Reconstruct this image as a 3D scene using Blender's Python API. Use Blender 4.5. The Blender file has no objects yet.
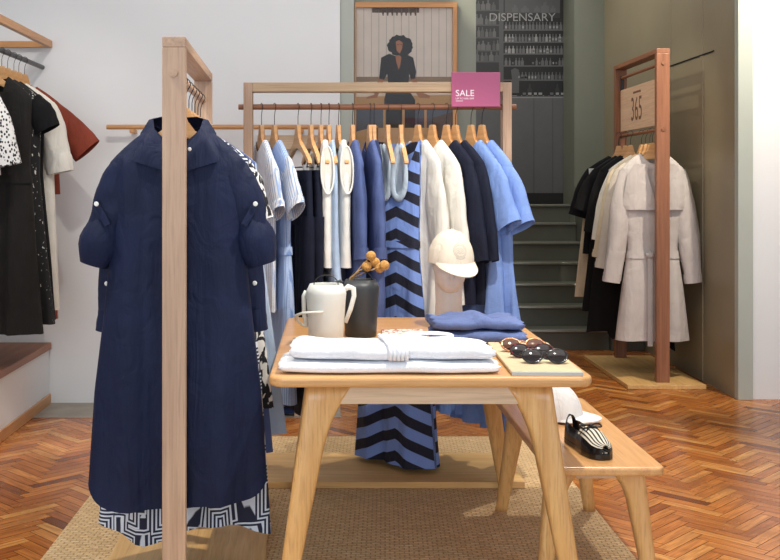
import bpy, bmesh, math, random
from mathutils import Vector, Matrix, Euler
R = math.radians
PI = math.pi
scene = bpy.context.scene
COL = scene.collection
rnd = random.Random(7)

# ------------------------------------------------------------------ materials
def s2l(c):
    c /= 255.0
    return c / 12.92 if c <= 0.04045 else ((c + 0.055) / 1.055) ** 2.4
def rgb(r, g, b):
    return (s2l(r), s2l(g), s2l(b), 1.0)

class NT:
    def __init__(self, name):
        self.m = bpy.data.materials.new(name)
        self.m.use_nodes = True
        self.t = self.m.node_tree
        self.b = next(n for n in self.t.nodes if n.type == 'BSDF_PRINCIPLED')
    def n(self, typ, **kw):
        nd = self.t.nodes.new(typ)
        for k, v in kw.items():
            if k.startswith('i_'):
                nd.inputs[k[2:].replace('_', ' ')].default_value = v
            else:
                setattr(nd, k, v)
        return nd
    def l(self, a, b):
        self.t.links.new(a, b)
    def ramp(self, src, stops, interp='LINEAR'):
        r = self.n('ShaderNodeValToRGB')
        r.color_ramp.interpolation = interp
        e = r.color_ramp.elements
        while len(e) > 1:
            e.remove(e[-1])
        e[0].position, e[0].color = stops[0]
        for p, c in stops[1:]:
            x = e.new(p); x.color = c
        self.l(src, r.inputs[0])
        return r.outputs[0]
    def math(self, op, a, b=None):
        m = self.n('ShaderNodeMath', operation=op)
        for i, v in enumerate((a, b)):
            if v is None: continue
            if isinstance(v, (int, float)): m.inputs[i].default_value = v
            else: self.l(v, m.inputs[i])
        return m.outputs[0]
    def mix(self, fac, a, b, blend='MIX'):
        m = self.n('ShaderNodeMix', data_type='RGBA', blend_type=blend)
        if isinstance(fac, (int, float)): m.inputs[0].default_value = fac
        else: self.l(fac, m.inputs[0])
        for i, v in ((6, a), (7, b)):
            if isinstance(v, tuple): m.inputs[i].default_value = v
            else: self.l(v, m.inputs[i])
        return m.outputs[2]
    def bump(self, h, strength=0.2, dist=0.01):
        b = self.n('ShaderNodeBump')
        b.inputs['Strength'].default_value = strength
        b.inputs['Distance'].default_value = dist
        self.l(h, b.inputs['Height'])
        self.l(b.outputs[0], self.b.inputs['Normal'])
    def coord(self, kind='Object', scale=(1, 1, 1), rot=(0, 0, 0)):
        tc = self.n('ShaderNodeTexCoord')
        mp = self.n('ShaderNodeMapping')
        mp.inputs['Scale'].default_value = scale
        mp.inputs['Rotation'].default_value = rot
        self.l(tc.outputs[kind], mp.inputs[0])
        return mp.outputs[0]
    def noise(self, vec, scale, detail=4, rough=0.5, dist=0.0):
        n = self.n('ShaderNodeTexNoise')
        n.inputs['Scale'].default_value = scale
        n.inputs['Detail'].default_value = detail
        n.inputs['Roughness'].default_value = rough
        n.inputs['Distortion'].default_value = dist
        self.l(vec, n.inputs['Vector'])
        return n.outputs[0]
    def base(self, c):
        if isinstance(c, tuple): self.b.inputs['Base Color'].default_value = c
        else: self.l(c, self.b.inputs['Base Color'])
    def set(self, **kw):
        for k, v in kw.items():
            self.b.inputs[k.replace('_', ' ')].default_value = v
        return self.m

def plain(name, c, rough=0.6, var=0.06, scale=14, bump=0.0, metal=0.0):
    k = NT(name)
    v = k.coord()
    n = k.noise(v, scale, 5)
    d = tuple(x * (1 - var * 2) for x in c[:3]) + (1,)
    u = tuple(min(1, x * (1 + var)) for x in c[:3]) + (1,)
    k.base(k.ramp(n, [(0.3, d), (0.7, u)]))
    if bump: k.bump(n, bump, 0.004)
    return k.set(Roughness=rough, Metallic=metal)

def wood(name, c1, c2, axis='Z', rough=0.42, fine=1.0, bump=0.08):
    k = NT(name)
    sc = [26 * fine] * 3
    sc['XYZ'.index(axis)] = 1.3
    v = k.coord('Object', tuple(sc))
    n1 = k.noise(v, 1.0, 6, 0.62, 0.9)
    sc2 = [150.0] * 3
    sc2['XYZ'.index(axis)] = 5.0
    n2 = k.noise(k.coord('Object', tuple(sc2)), 1.0, 3, 0.6)
    base = k.ramp(n1, [(0.28, c1), (0.5, tuple((a + b) / 2 for a, b in zip(c1, c2))), (0.72, c2)])
    dark = tuple(x * 0.72 for x in c1[:3]) + (1,)
    k.base(k.mix(k.ramp(n2, [(0.3, (0.55, 0.55, 0.55, 1)), (0.5, (0, 0, 0, 1))]), base, dark))
    k.bump(n2, bump, 0.002)
    return k.set(Roughness=rough)

def wrinkle(k, w, bump=0.15):
    f = k.noise(k.coord('Object', (1, 1, 0.12)), 22, 3, 0.5, 0.5)
    c = k.noise(k.coord('Object', (1, 1, 0.7)), 14, 3, 0.5, 0.8)
    h = k.math('ADD', k.math('ADD', k.math('MULTIPLY', f, 0.9), k.math('MULTIPLY', c, 0.9)), k.math('MULTIPLY', w, 0.05 * bump / 0.15))
    k.bump(h, 0.6, 0.015)

def fabric(name, c, rough=0.85, var=0.07, weave=420, bump=0.15, sheen=0.0):
    k = NT(name)
    v = k.coord()
    n = k.noise(v, 9, 4)
    w = k.noise(v, weave, 2)
    d = tuple(x * (1 - var * 2) for x in c[:3]) + (1,)
    u = tuple(min(1, x * (1 + var)) for x in c[:3]) + (1,)
    k.base(k.ramp(n, [(0.3, d), (0.7, u)]))
    wrinkle(k, w, bump)
    return k.set(Roughness=rough, Sheen_Weight=sheen, Specular_IOR_Level=0.25)

def striped(name, ca, cb, period, duty=0.5, axis=0, soft=0.08, rough=0.85):
    k = NT(name)
    tc = k.n('ShaderNodeTexCoord')
    sp = k.n('ShaderNodeSeparateXYZ')
    k.l(tc.outputs['UV'], sp.inputs[0])
    f = k.math('FRACT', k.math('DIVIDE', sp.outputs[axis], period))
    k.base(k.ramp(f, [(0, ca), (duty, ca), (min(.98, duty + soft), cb), (1 - soft, cb), (1, ca)]))
    wrinkle(k, k.noise(k.coord(), 420, 2))
    return k.set(Roughness=rough)

def chevron(name, ca, cb, period, slope, width):
    k = NT(name)
    tc = k.n('ShaderNodeTexCoord')
    sp = k.n('ShaderNodeSeparateXYZ')
    k.l(tc.outputs['UV'], sp.inputs[0])
    zig = k.math('PINGPONG', sp.outputs[0], width)
    h = k.math('ADD', sp.outputs[1], k.math('MULTIPLY', zig, slope))
    f = k.math('FRACT', k.math('DIVIDE', h, period))
    k.base(k.ramp(f, [(0, ca), (0.5, ca), (0.52, cb), (0.98, cb), (1, ca)]))
    wrinkle(k, k.noise(k.coord(), 420, 2))
    return k.set(Roughness=0.85)

def zebra(name, ca, cb):
    k = NT(name)
    v = k.coord('Object', (1, 1, 1))
    vo = k.n('ShaderNodeTexVoronoi', distance='CHEBYCHEV')
    vo.inputs['Scale'].default_value = 7.5
    k.l(v, vo.inputs['Vector'])
    f = k.math('FRACT', k.math('MULTIPLY', vo.outputs['Distance'], 11.0))
    k.base(k.ramp(f, [(0, ca), (0.48, ca), (0.56, cb), (0.94, cb), (1, ca)]))
    return k.set(Roughness=0.85)

def spots(name, ca, cb, scale, thr, stretch=(1, 1, 1)):
    k = NT(name)
    v = k.coord('Object', stretch)
    vo = k.n('ShaderNodeTexVoronoi')
    vo.inputs['Scale'].default_value = scale
    k.l(v, vo.inputs['Vector'])
    k.base(k.ramp(vo.outputs['Distance'], [(0, cb), (thr, cb), (thr + 0.05, ca), (1, ca)]))
    return k.set(Roughness=0.85)

def leafprint(name, ca, cb, scale, lo, hi):
    k = NT(name)
    n = k.noise(k.coord('Object', (1, 1, 0.6)), scale, 1, 0.4, 2.2)
    k.base(k.ramp(n, [(lo, ca), (hi, cb)]))
    return k.set(Roughness=0.85)

OAK = {a: wood('oak_' + a, rgb(178, 124, 74), rgb(205, 152, 98), a, 0.38) for a in 'XYZ'}
PALE = {a: wood('pale_oak_' + a, rgb(164, 132, 108), rgb(196, 164, 138), a, 0.5) for a in 'XYZ'}
ASH = {a: wood('ash_' + a, rgb(172, 142, 110), rgb(204, 176, 142), a, 0.5) for a in 'XYZ'}
RED = {a: wood('reddish_oak_' + a, rgb(124, 78, 52), rgb(162, 108, 78), a, 0.45) for a in 'XYZ'}
TBL = {a: wood('table_oak_' + a, rgb(196, 142, 86), rgb(220, 172, 116), a, 0.3, 0.7) for a in 'XYZ'}
LEG = {a: wood('leg_oak_' + a, rgb(202, 150, 90), rgb(228, 184, 122), a, 0.25, 0.8) for a in 'XYZ'}
APR = {a: wood('apron_oak_' + a, rgb(200, 172, 140), rgb(224, 200, 170), a, 0.5) for a in 'XYZ'}
PLY = {a: wood('plank_' + a, rgb(208, 160, 96), rgb(230, 190, 128), a, 0.45) for a in 'XYZ'}
HANG = wood('hanger_beech', rgb(200, 150, 98), rgb(224, 178, 126), 'X', 0.4)
PANEL = wood('sign_maple', rgb(206, 168, 138), rgb(222, 186, 158), 'Y', 0.5)
M = {}
M['wire'] = plain('dark_wire', rgb(60, 58, 58), 0.35, 0.05, metal=0.8)
M['wallwhite'] = plain('white_plaster', rgb(226, 228, 230), 0.75, 0.012, 2.5, 0.03)
M['green'] = plain('grey_green_paint', rgb(128, 132, 120), 0.5, 0.03, 3)
M['olive'] = plain('olive_paint', rgb(146, 135, 111), 0.42, 0.04, 2)
M['palegreen'] = plain('pale_grey_green_paint', rgb(172, 178, 170), 0.55, 0.02, 4)
M['stair'] = plain('stair_paint', rgb(100, 102, 92), 0.45, 0.07, 5)
M['nosing'] = plain('stair_nosing', rgb(150, 152, 144), 0.3, 0.05, 9, metal=0.5)
M['concrete'] = plain('concrete', rgb(150, 142, 132), 0.6, 0.1, 8, 0.1)
M['ceil'] = plain('ceiling_paint', rgb(225, 225, 222), 0.8, 0.01)
M['black'] = fabric('black_cloth', rgb(20, 20, 23), 0.9, 0.1)
M['charcoal'] = fabric('charcoal_cloth', rgb(31, 29, 28), 0.85, 0.1)
M['navy'] = fabric('navy_cloth', rgb(18, 28, 58), 0.7, 0.1)
M['navydark'] = fabric('dark_navy_cloth', rgb(24, 28, 46), 0.85, 0.1)
M['denim'] = fabric('denim_blue_cloth', rgb(82, 97, 144), 0.85, 0.1)
M['denimdark'] = fabric('dark_denim_cloth', rgb(40, 50, 84), 0.85, 0.1)
M['sky'] = fabric('sky_blue_cloth', rgb(120, 148, 206), 0.8, 0.07)
M['palesky'] = fabric('pale_blue_cloth', rgb(168, 188, 214), 0.8, 0.06)
M['white'] = fabric('white_cloth', rgb(228, 226, 220), 0.8, 0.03)
M['offwhite'] = fabric('off_white_cloth', rgb(222, 218, 208), 0.85, 0.04)
M['towel'] = fabric('bright_white_knit', rgb(235, 237, 242), 0.9, 0.02, 260, 0.35)
M['cream'] = fabric('cream_cloth', rgb(216, 200, 172), 0.85, 0.05)
M['beige'] = fabric('beige_cloth', rgb(206, 196, 184), 0.85, 0.05)
M['trench'] = fabric('stone_grey_cloth', rgb(198, 190, 186), 0.85, 0.04)
M['rust'] = fabric('rust_cloth', rgb(128, 58, 42), 0.85, 0.1)
M['lining'] = fabric('pale_lining', rgb(182, 196, 210), 0.7, 0.04)
M['jeans'] = fabric('folded_blue_cloth', rgb(98, 114, 160), 0.9, 0.1, 300, 0.3)
M['pinstripe'] = striped('white_pinstripe', rgb(226, 228, 232), rgb(150, 172, 212), 0.016, 0.62)
M['bluestripe'] = striped('blue_pinstripe', rgb(172, 194, 230), rgb(118, 146, 200), 0.014, 0.62)
M['rainbow'] = striped('rust_stripe', rgb(128, 62, 46), rgb(196, 186, 182), 0.05, 0.5)
M['chev'] = chevron('chevron_cloth', rgb(122, 150, 216), rgb(28, 30, 48), 0.098, 0.42, 0.32)
M['zebra'] = zebra('maze_print', rgb(30, 36, 60), rgb(206, 216, 232))
M['spot'] = spots('spotted_cloth', rgb(228, 228, 226), rgb(24, 24, 26), 78, 0.36, (1, 1, .7))
M['leaf'] = leafprint('leaf_print', rgb(22, 24, 34), rgb(222, 222, 220), 26, 0.5, 0.54)
M['bloom'] = leafprint('bloom_print', rgb(20, 20, 22), rgb(214, 212, 206), 40, 0.68, 0.71)
M['button'] = plain('pearl_button', rgb(232, 230, 224), 0.25, 0.02)
M['capcloth'] = fabric('cap_cotton', rgb(226, 214, 196), 0.85, 0.03)
M['capwhite'] = fabric('cap_white_cotton', rgb(226, 224, 222), 0.85, 0.03)
M['stitch'] = plain('grey_stitch', rgb(186, 178, 168), 0.7, 0.02)
M['headw'] = plain('mannequin_white', rgb(206, 194, 186), 0.5, 0.03, 30)
M['jugw'] = plain('jug_white', rgb(214, 216, 210), 0.42, 0.02)
M['jugb'] = plain('jug_charcoal', rgb(46, 50, 54), 0.45, 0.06)
M['bloomball'] = plain('dried_flower', rgb(198, 146, 78), 0.9, 0.2, 180, 0.8)
M['stem'] = plain('dried_stem', rgb(176, 140, 92), 0.8, 0.1)
M['pink'] = plain('pink_acrylic', rgb(178, 86, 124), 0.3, 0.02, 3)
M['ink'] = plain('white_print', rgb(240, 238, 240), 0.5, 0.0)
M['engrave'] = plain('engraved_print', rgb(110, 78, 58), 0.6, 0.02)
M['linen'] = fabric('linen_board', rgb(206, 186, 152), 0.8, 0.05, 300, 0.3)
M['boardedge'] = plain('pale_grey_edge', rgb(186, 186, 180), 0.5, 0.03)
M['frameblk'] = plain('black_acetate', rgb(22, 20, 22), 0.12, 0.05)
M['framered'] = spots('tortoise_acetate', rgb(46, 16, 20), rgb(150, 30, 52), 60, 0.3)
M['gold'] = plain('rose_gold_metal', rgb(200, 140, 100), 0.2, 0.05, metal=0.85)
M['lensdark'] = plain('dark_lens', rgb(34, 28, 28), 0.05, 0.05)
M['lensbrown'] = plain('brown_lens', rgb(92, 58, 42), 0.05, 0.05)
M['shoeblk'] = plain('black_patent', rgb(18, 18, 20), 0.18, 0.05)
M['shoestripe'] = striped('striped_canvas', rgb(214, 208, 190), rgb(30, 30, 32), 0.016, 0.5, 0, 0.05)
M['blueshoe'] = plain('blue_suede', rgb(30, 58, 120), 0.8, 0.1)
M['cardprint'] = leafprint('brown_patterned_card', rgb(232, 222, 214), rgb(168, 112, 92), 34, 0.5, 0.54)

def floor_mat():
    k = NT('herringbone_parquet')
    at = k.n('ShaderNodeAttribute', attribute_name='tint')
    col = k.ramp(at.outputs['Fac'], [(0, rgb(120, 62, 26)), (0.3, rgb(176, 100, 42)), (0.65, rgb(210, 132, 62)), (1, rgb(232, 166, 92))])
    tc = k.n('ShaderNodeTexCoord')
    mp = k.n('ShaderNodeMapping'); mp.inputs['Scale'].default_value = (6, 90, 1)
    k.l(tc.outputs['UV'], mp.inputs[0])
    g = k.noise(mp.outputs[0], 1.0, 5, 0.6, 0.5)
    wear = k.noise(k.coord('Object', (1, 1, 1)), 1.6, 6, 0.65)
    c = k.mix(k.ramp(g, [(0.35, (0.55, 0.55, 0.55, 1)), (0.62, (0, 0, 0, 1))]), col, rgb(84, 40, 18))
    c = k.mix(k.ramp(wear, [(0.42, (0, 0, 0, 1)), (0.72, (0.42, 0.42, 0.42, 1))]), c, rgb(72, 36, 18))
    k.base(c)
    k.l(k.ramp(wear, [(0.3, (0.16, 0.16, 0.16, 1)), (0.75, (0.34, 0.34, 0.34, 1))]), k.b.inputs['Roughness'])
    k.bump(g, 0.06, 0.002)
    return k.set(Specular_IOR_Level=0.55)
M['floor'] = floor_mat()

def rug_mat():
    k = NT('sisal_weave')
    br = k.n('ShaderNodeTexBrick')
    v = k.coord('Object', (1, 1, 1), (0, 0, R(3)))
    k.l(v, br.inputs['Vector'])
    br.inputs['Scale'].default_value = 1.0
    br.inputs['Brick Width'].default_value = 0.034
    br.inputs['Row Height'].default_value = 0.018
    br.inputs['Mortar Size'].default_value = 0.0035
    br.inputs['Mortar Smooth'].default_value = 1.0
    br.inputs['Color1'].default_value = rgb(240, 208, 158)
    br.inputs['Color2'].default_value = rgb(214, 178, 128)
    br.inputs['Mortar'].default_value = rgb(150, 118, 80)
    n = k.noise(k.coord(), 90, 3)
    k.base(k.mix(0.35, br.outputs[0], k.ramp(n, [(0.3, rgb(160, 124, 84)), (0.7, rgb(238, 208, 164))])))
    k.bump(k.math('SUBTRACT', n, br.outputs['Fac']), 0.7, 0.006)
    return k.set(Roughness=0.95)
M['rug'] = rug_mat()
def glass_mat():
    k = NT('picture_glass')
    return k.set(Base_Color=(1, 1, 1, 1), Roughness=0.02, Transmission_Weight=1.0, IOR=1.4)
M['glass'] = glass_mat()

# ------------------------------------------------------------------ mesh tools
class MB:
    def __init__(s):
        s.v, s.f, s.uv, s.mi = [], [], [], []
    def add(s, vs, fs, uvs=None, mi=0):
        b = len(s.v)
        s.v += [tuple(v) for v in vs]
        s.uv += list(uvs) if uvs else [(v[0], v[2]) for v in vs]
        for f in fs:
            s.f.append(tuple(i + b for i in f)); s.mi.append(mi)
        return s
    def box(s, x0, x1, y0, y1, z0, z1, mi=0):
        vs = [(x, y, z) for z in (z0, z1) for y in (y0, y1) for x in (x0, x1)]
        return s.add(vs, [(0, 2, 3, 1), (4, 5, 7, 6), (0, 1, 5, 4), (2, 6, 7, 3), (0, 4, 6, 2), (1, 3, 7, 5)], mi=mi)
    def loops(s, rows, close_u=True, cap0=False, cap1=False, uvs=None, mi=0):
        n = len(rows[0]); vs = [p for r in rows for p in r]
        fs = []
        for j in range(len(rows) - 1):
            for i in range(n if close_u else n - 1):
                a, b = j * n + i, j * n + (i + 1) % n
                fs.append((a, b, b + n, a + n))
        if cap0: fs.append(tuple(reversed(range(n))))
        if cap1: fs.append(tuple(range((len(rows) - 1) * n, len(rows) * n)))
        return s.add(vs, fs, [u for r in uvs for u in r] if uvs else None, mi)
    def tube(s, pts, rad, n=8, mi=0, cap=True, flat=1.0, up=None):
        pts = [Vector(p) for p in pts]
        rows = []
        prev = None
        for i, p in enumerate(pts):
            t = (pts[min(i + 1, len(pts) - 1)] - pts[max(i - 1, 0)]).normalized()
            if up is not None:
                u = Vector(up)
            elif prev is None:
                u = Vector((0, 0, 1)) if abs(t.z) < 0.9 else Vector((1, 0, 0))
            else:
                u = prev
            a = (u - t * u.dot(t)).normalized(); b = t.cross(a); prev = a
            r = rad[i] if isinstance(rad, (list, tuple)) else rad
            rows.append([p + a * (r * math.cos(q * 2 * PI / n)) + b * (r * flat * math.sin(q * 2 * PI / n)) for q in range(n)])
        return s.loops(rows, True, cap, cap, mi=mi)
    def lathe(s, prof, n=28, c=(0, 0, 0), sx=1, sy=1, mi=0, cap0=True, cap1=True):
        rows = [[(c[0] + r * sx * math.cos(q * 2 * PI / n), c[1] + r * sy * math.sin(q * 2 * PI / n), c[2] + z) for q in range(n)] for r, z in prof]
        return s.loops(rows, True, cap0, cap1, mi=mi)
    def poly(s, pts, th, axis='Y', pos=0.0, mi=0):
        # outline given in (a, b) extruded along an axis from pos to pos+th
        n = len(pts)
        def mk(a, b, c): return (a, c, b) if axis == 'Y' else ((c, a, b) if axis == 'X' else (a, b, c))
        vs = [mk(a, b, pos) for a, b in pts] + [mk(a, b, pos + th) for a, b in pts]
        fs = [tuple(range(n)), tuple(reversed(range(n, 2 * n)))]
        fs += [(i, i + n, (i + 1) % n + n, (i + 1) % n) for i in range(n)]
        return s.add(vs, fs, mi=mi)
    def obj(s, name, mats, parent=None, bevel=0, smooth=False, solid=0, seg=2, loc=None, sub=0):
        me = bpy.data.meshes.new(name)
        me.from_pydata(s.v, [], s.f)
        bm = bmesh.new(); bm.from_mesh(me)
        bmesh.ops.recalc_face_normals(bm, faces=bm.faces)
        if solid:
            for e in bm.edges:
                if e.is_boundary: e.smooth = False
        bm.to_mesh(me); bm.free()
        uvl = me.uv_layers.new(name='UVMap')
        for lp in me.loops:
            uvl.data[lp.index].uv = s.uv[lp.vertex_index]
        if not isinstance(mats, (list, tuple)): mats = [mats]
        for m in mats: me.materials.append(m)
        for p, i in zip(me.polygons, s.mi):
            p.material_index = i
            p.use_smooth = smooth
        o = bpy.data.objects.new(name, me)
        COL.objects.link(o)
        if parent is not None: o.parent = parent
        if loc: o.location = loc
        if bevel:
            b = o.modifiers.new('edge', 'BEVEL'); b.width = bevel; b.segments = seg; b.limit_method = 'ANGLE'; b.angle_limit = R(40)
            for p in me.polygons: p.use_smooth = False
        if solid:
            b = o.modifiers.new('cloth', 'SOLIDIFY'); b.thickness = solid; b.offset = 0
        if sub:
            b = o.modifiers.new('sub', 'SUBSURF'); b.levels = sub; b.render_levels = sub
        return o

def tag(o, label, cat, group=None, kind=None):
    o['label'] = label; o['category'] = cat
    if group: o['group'] = group
    if kind: o['kind'] = kind
    return o
def thing(name, label, cat, loc=(0, 0, 0), rz=0.0, group=None):
    o = bpy.data.objects.new(name, None); COL.objects.link(o)
    o.empty_display_size = 0.1
    o.location = loc; o.rotation_euler = (0, 0, rz)
    return tag(o, label, cat, group)
def struct(name, mb, mat, label, cat, bevel=0, **kw):
    o = mb.obj(name, mat, bevel=bevel, **kw)
    return tag(o, label, cat, kind='structure')
def copy_tree(o, parent=None):
    c = o.copy(); COL.objects.link(c)
    if parent is not None: c.parent = parent
    for ch in list(o.children):
        copy_tree(ch, c)
    return c
def text(name, body, mat, parent, loc, rot, height, width=None, ext=0.001):
    cu = bpy.data.curves.new(name, 'FONT')
    cu.body = body; cu.align_x = 'CENTER'; cu.align_y = 'CENTER'; cu.size = 1.0; cu.extrude = 0.0
    tmp = bpy.data.objects.new(name, cu); COL.objects.link(tmp)
    bpy.context.view_layer.update()
    me = bpy.data.meshes.new_from_object(tmp.evaluated_get(bpy.context.evaluated_depsgraph_get()))
    bpy.data.objects.remove(tmp)
    xs = [v.co.x for v in me.vertices]; ys = [v.co.y for v in me.vertices]
    h = height / (max(ys) - min(ys)); w = (width / (max(xs) - min(xs))) if width else h
    cx, cy = (max(xs) + min(xs)) / 2, (max(ys) + min(ys)) / 2
    for v in me.vertices:
        v.co = ((v.co.x - cx) * w, (v.co.y - cy) * h, 0)
    me.materials.clear(); me.materials.append(mat)
    o = bpy.data.objects.new(name, me); COL.objects.link(o)
    o.parent = parent; o.location = loc; o.rotation_euler = rot
    sd = o.modifiers.new('depth', 'SOLIDIFY'); sd.thickness = ext
    return o

# ------------------------------------------------------------------ the setting
def build_floor():
    mb = MB()
    x0, x1, y0, y1 = -2.6, 3.6, 1.6, 10.0
    mb.box(x0, x1, y0, y1, -0.06, -0.002)
    tints = [0.0] * len(mb.v)
    w, n = 0.05, 5
    ca = math.cos(R(45))
    g = 0.0011
    ox, oy = 0.5, 5.0
    def put(u0, u1, v0, v1):
        q = [(u0 + g, v0 + g), (u1 - g, v0 + g), (u1 - g, v1 - g), (u0 + g, v1 - g)]
        p = [((u - v) * ca + ox, (u + v) * ca + oy) for u, v in q]
        if all(a < x0 or a > x1 or b < y0 or b > y1 for a, b in p): return
        if any(a < x0 - .4 or a > x1 + .4 for a, b in p): return
        p = [(min(max(a, x0), x1), min(max(b, y0), y1)) for a, b in p]
        o = rnd.random() * 40
        long_u = (u1 - u0) > (v1 - v0)
        uv = [(a + o, b) if long_u else (b + o, a) for a, b in q]
        mb.add([(a, b, 0) for a, b in p], [(0, 1, 2, 3)], uv)
        t = min(1, max(0, rnd.gauss(0.55, 0.22)))
        tints.extend([t] * 4)
    for k in range(-170, 170):
        for j in range(-18, 19):
            a, b = k + 2 * n * j, k
            put(a * w, (a + n) * w, b * w, (b + 1) * w)
            put(a * w, (a + 1) * w, (b + 1) * w, (b + n + 1) * w)
    o = mb.obj('floor', M['floor'])
    at = o.data.attributes.new('tint', 'FLOAT', 'POINT')
    at.data.foreach_set('value', tints)
    tag(o, 'worn glossy herringbone parquet floor of orange brown wood', 'floor', kind='structure')
build_floor()
YB = 6.25
struct('floor_strip', MB().box(-1.68, 0.06, 5.86, YB, -0.02, 0.004), M['concrete'], 'strip of bare grey concrete along foot of white wall', 'floor')
struct('wall_back', MB().box(-2.2, 0.06, YB, YB + 0.12, 0, 3.4), M['wallwhite'], 'plain white wall behind the front clothing rack', 'wall')
struct('wall_side', MB().box(-2.3, -2.2, 1.6, YB + 0.12, 0, 3.4), M['wallwhite'], 'white side wall behind the built-in clothes rail', 'wall')
struct('wall_poster', MB().box(0.06, 0.88, YB + 0.08, YB + 0.3, 0, 3.4), M['green'], 'grey green wall that carries the framed poster', 'wall')
struct('trim_1', MB().box(0.06, 0.145, YB + 0.02, YB + 0.08, 0, 3.4), M['palegreen'], 'pale grey green edge strip beside the poster', 'trim', bevel=0.005)
ow = MB().box(2.47, 2.9, 6.4, 9.62, 0, 3.4)
struct('wall_olive', ow, M['olive'], 'olive painted side wall behind the coat rack', 'wall')
struct('trim_2', MB().box(2.464, 2.474, 6.75, 7.75, 2.158, 2.166), M['black'], 'thin dark groove across the olive wall', 'trim')
pm = MB()
for y in (6.95, 7.6):
    pm.box(2.4655, 2.475, y, y + 0.05, 0, 3.4)
struct('trim_3', pm, M['olive'], 'flat upright battens on the olive wall', 'trim', bevel=0.004)
struct('trim_4', MB().box(2.465, 2.555, 6.34, 6.4, 0, 3.4), M['palegreen'], 'pale grey green pilaster edging the olive wall', 'trim', bevel=0.004)
struct('wall_front_white', MB().box(2.545, 3.6, 6.37, 6.5, 0, 3.4), M['wallwhite'], 'white wall beyond the pale green pilaster', 'wall')
struct('wall_stair_end', MB().box(0.2, 2.22, 9.93, 10.05, 0, 3.4), M['green'], 'wall at head of the stairs behind mural', 'wall')
struct('wall_stair_side', MB().box(0.2, 0.3, 6.5, 10.05, 0, 3.4), M['green'], 'inner wall beside the stairs behind the poster wall', 'wall')
struct('wall_stair_pier', MB().box(2.2, 2.5, 9.45, 10.05, 0, 3.4), M['green'], 'grey green pier between mural and olive wall', 'wall')
struct('wall_far_side', MB().box(3.5, 3.6, 1.6, 6.5, 0, 3.4), M['wallwhite'], 'white side wall outside the view', 'wall')
struct('ceiling', MB().box(-2.3, 3.6, 1.6, 10.05, 3.4, 3.46), M['ceil'], 'plain white shop ceiling', 'ceiling')

# stairs
st = thing('staircase', 'grey painted staircase rising to the mural with metal nosings', 'stairs', (0, 0, 0))
st['kind'] = 'structure'
RISE, GO, Y0 = 0.16, 0.225, 8.27
tr, nz = MB(), MB()
for i in range(7):
    y = Y0 + i * GO
    tr.box(0.31, 2.2, y, 9.92, i * RISE, (i + 1) * RISE)
    nz.box(0.31, 2.2, y - 0.022, y + 0.02, (i + 1) * RISE - 0.018, (i + 1) * RISE + 0.004)
tr.obj('steps', M['stair'], st)
nz.obj('nosing', M['nosing'], st, bevel=0.006)
sk = MB().poly([(Y0 - 0.05, 0), (9.45, 0), (9.45, 1.3), (Y0 - 0.05, 0.3)], 0.26, 'X', 2.205)
sk.obj('stringer', M['stair'], st, bevel=0.004)

# built-in plinth below the side rail
pl = thing('display_plinth', 'white boxed plinth with a brown wooden top along side wall', 'plinth', (-1.9, 5.0, 0))
pl['kind'] = 'structure'
MB().box(-0.29, 0.23, -3.3, 1.24, 0.0, 0.325).obj('plinth_body', M['wallwhite'], pl)
MB().box(-0.29, 0.245, -3.3, 1.24, 0.325, 0.365).obj('plinth_top', RED['Y'], pl, bevel=0.004)
MB().box(0.23, 0.243, -3.3, 1.24, 0.0, 0.06).obj('skirting', OAK['Y'], pl, bevel=0.003)

# rug
rb = MB().box(-1.0, 1.06, 2.0, 5.4, 0.0, 0.008)
rug = rb.obj('woven_rug', M['rug'], bevel=0.003)
tag(rug, 'large beige sisal rug under the table and racks', 'rug')

# ------------------------------------------------------------------ clothes tools
def smooth(t): return t * t * (3 - 2 * t)

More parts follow.
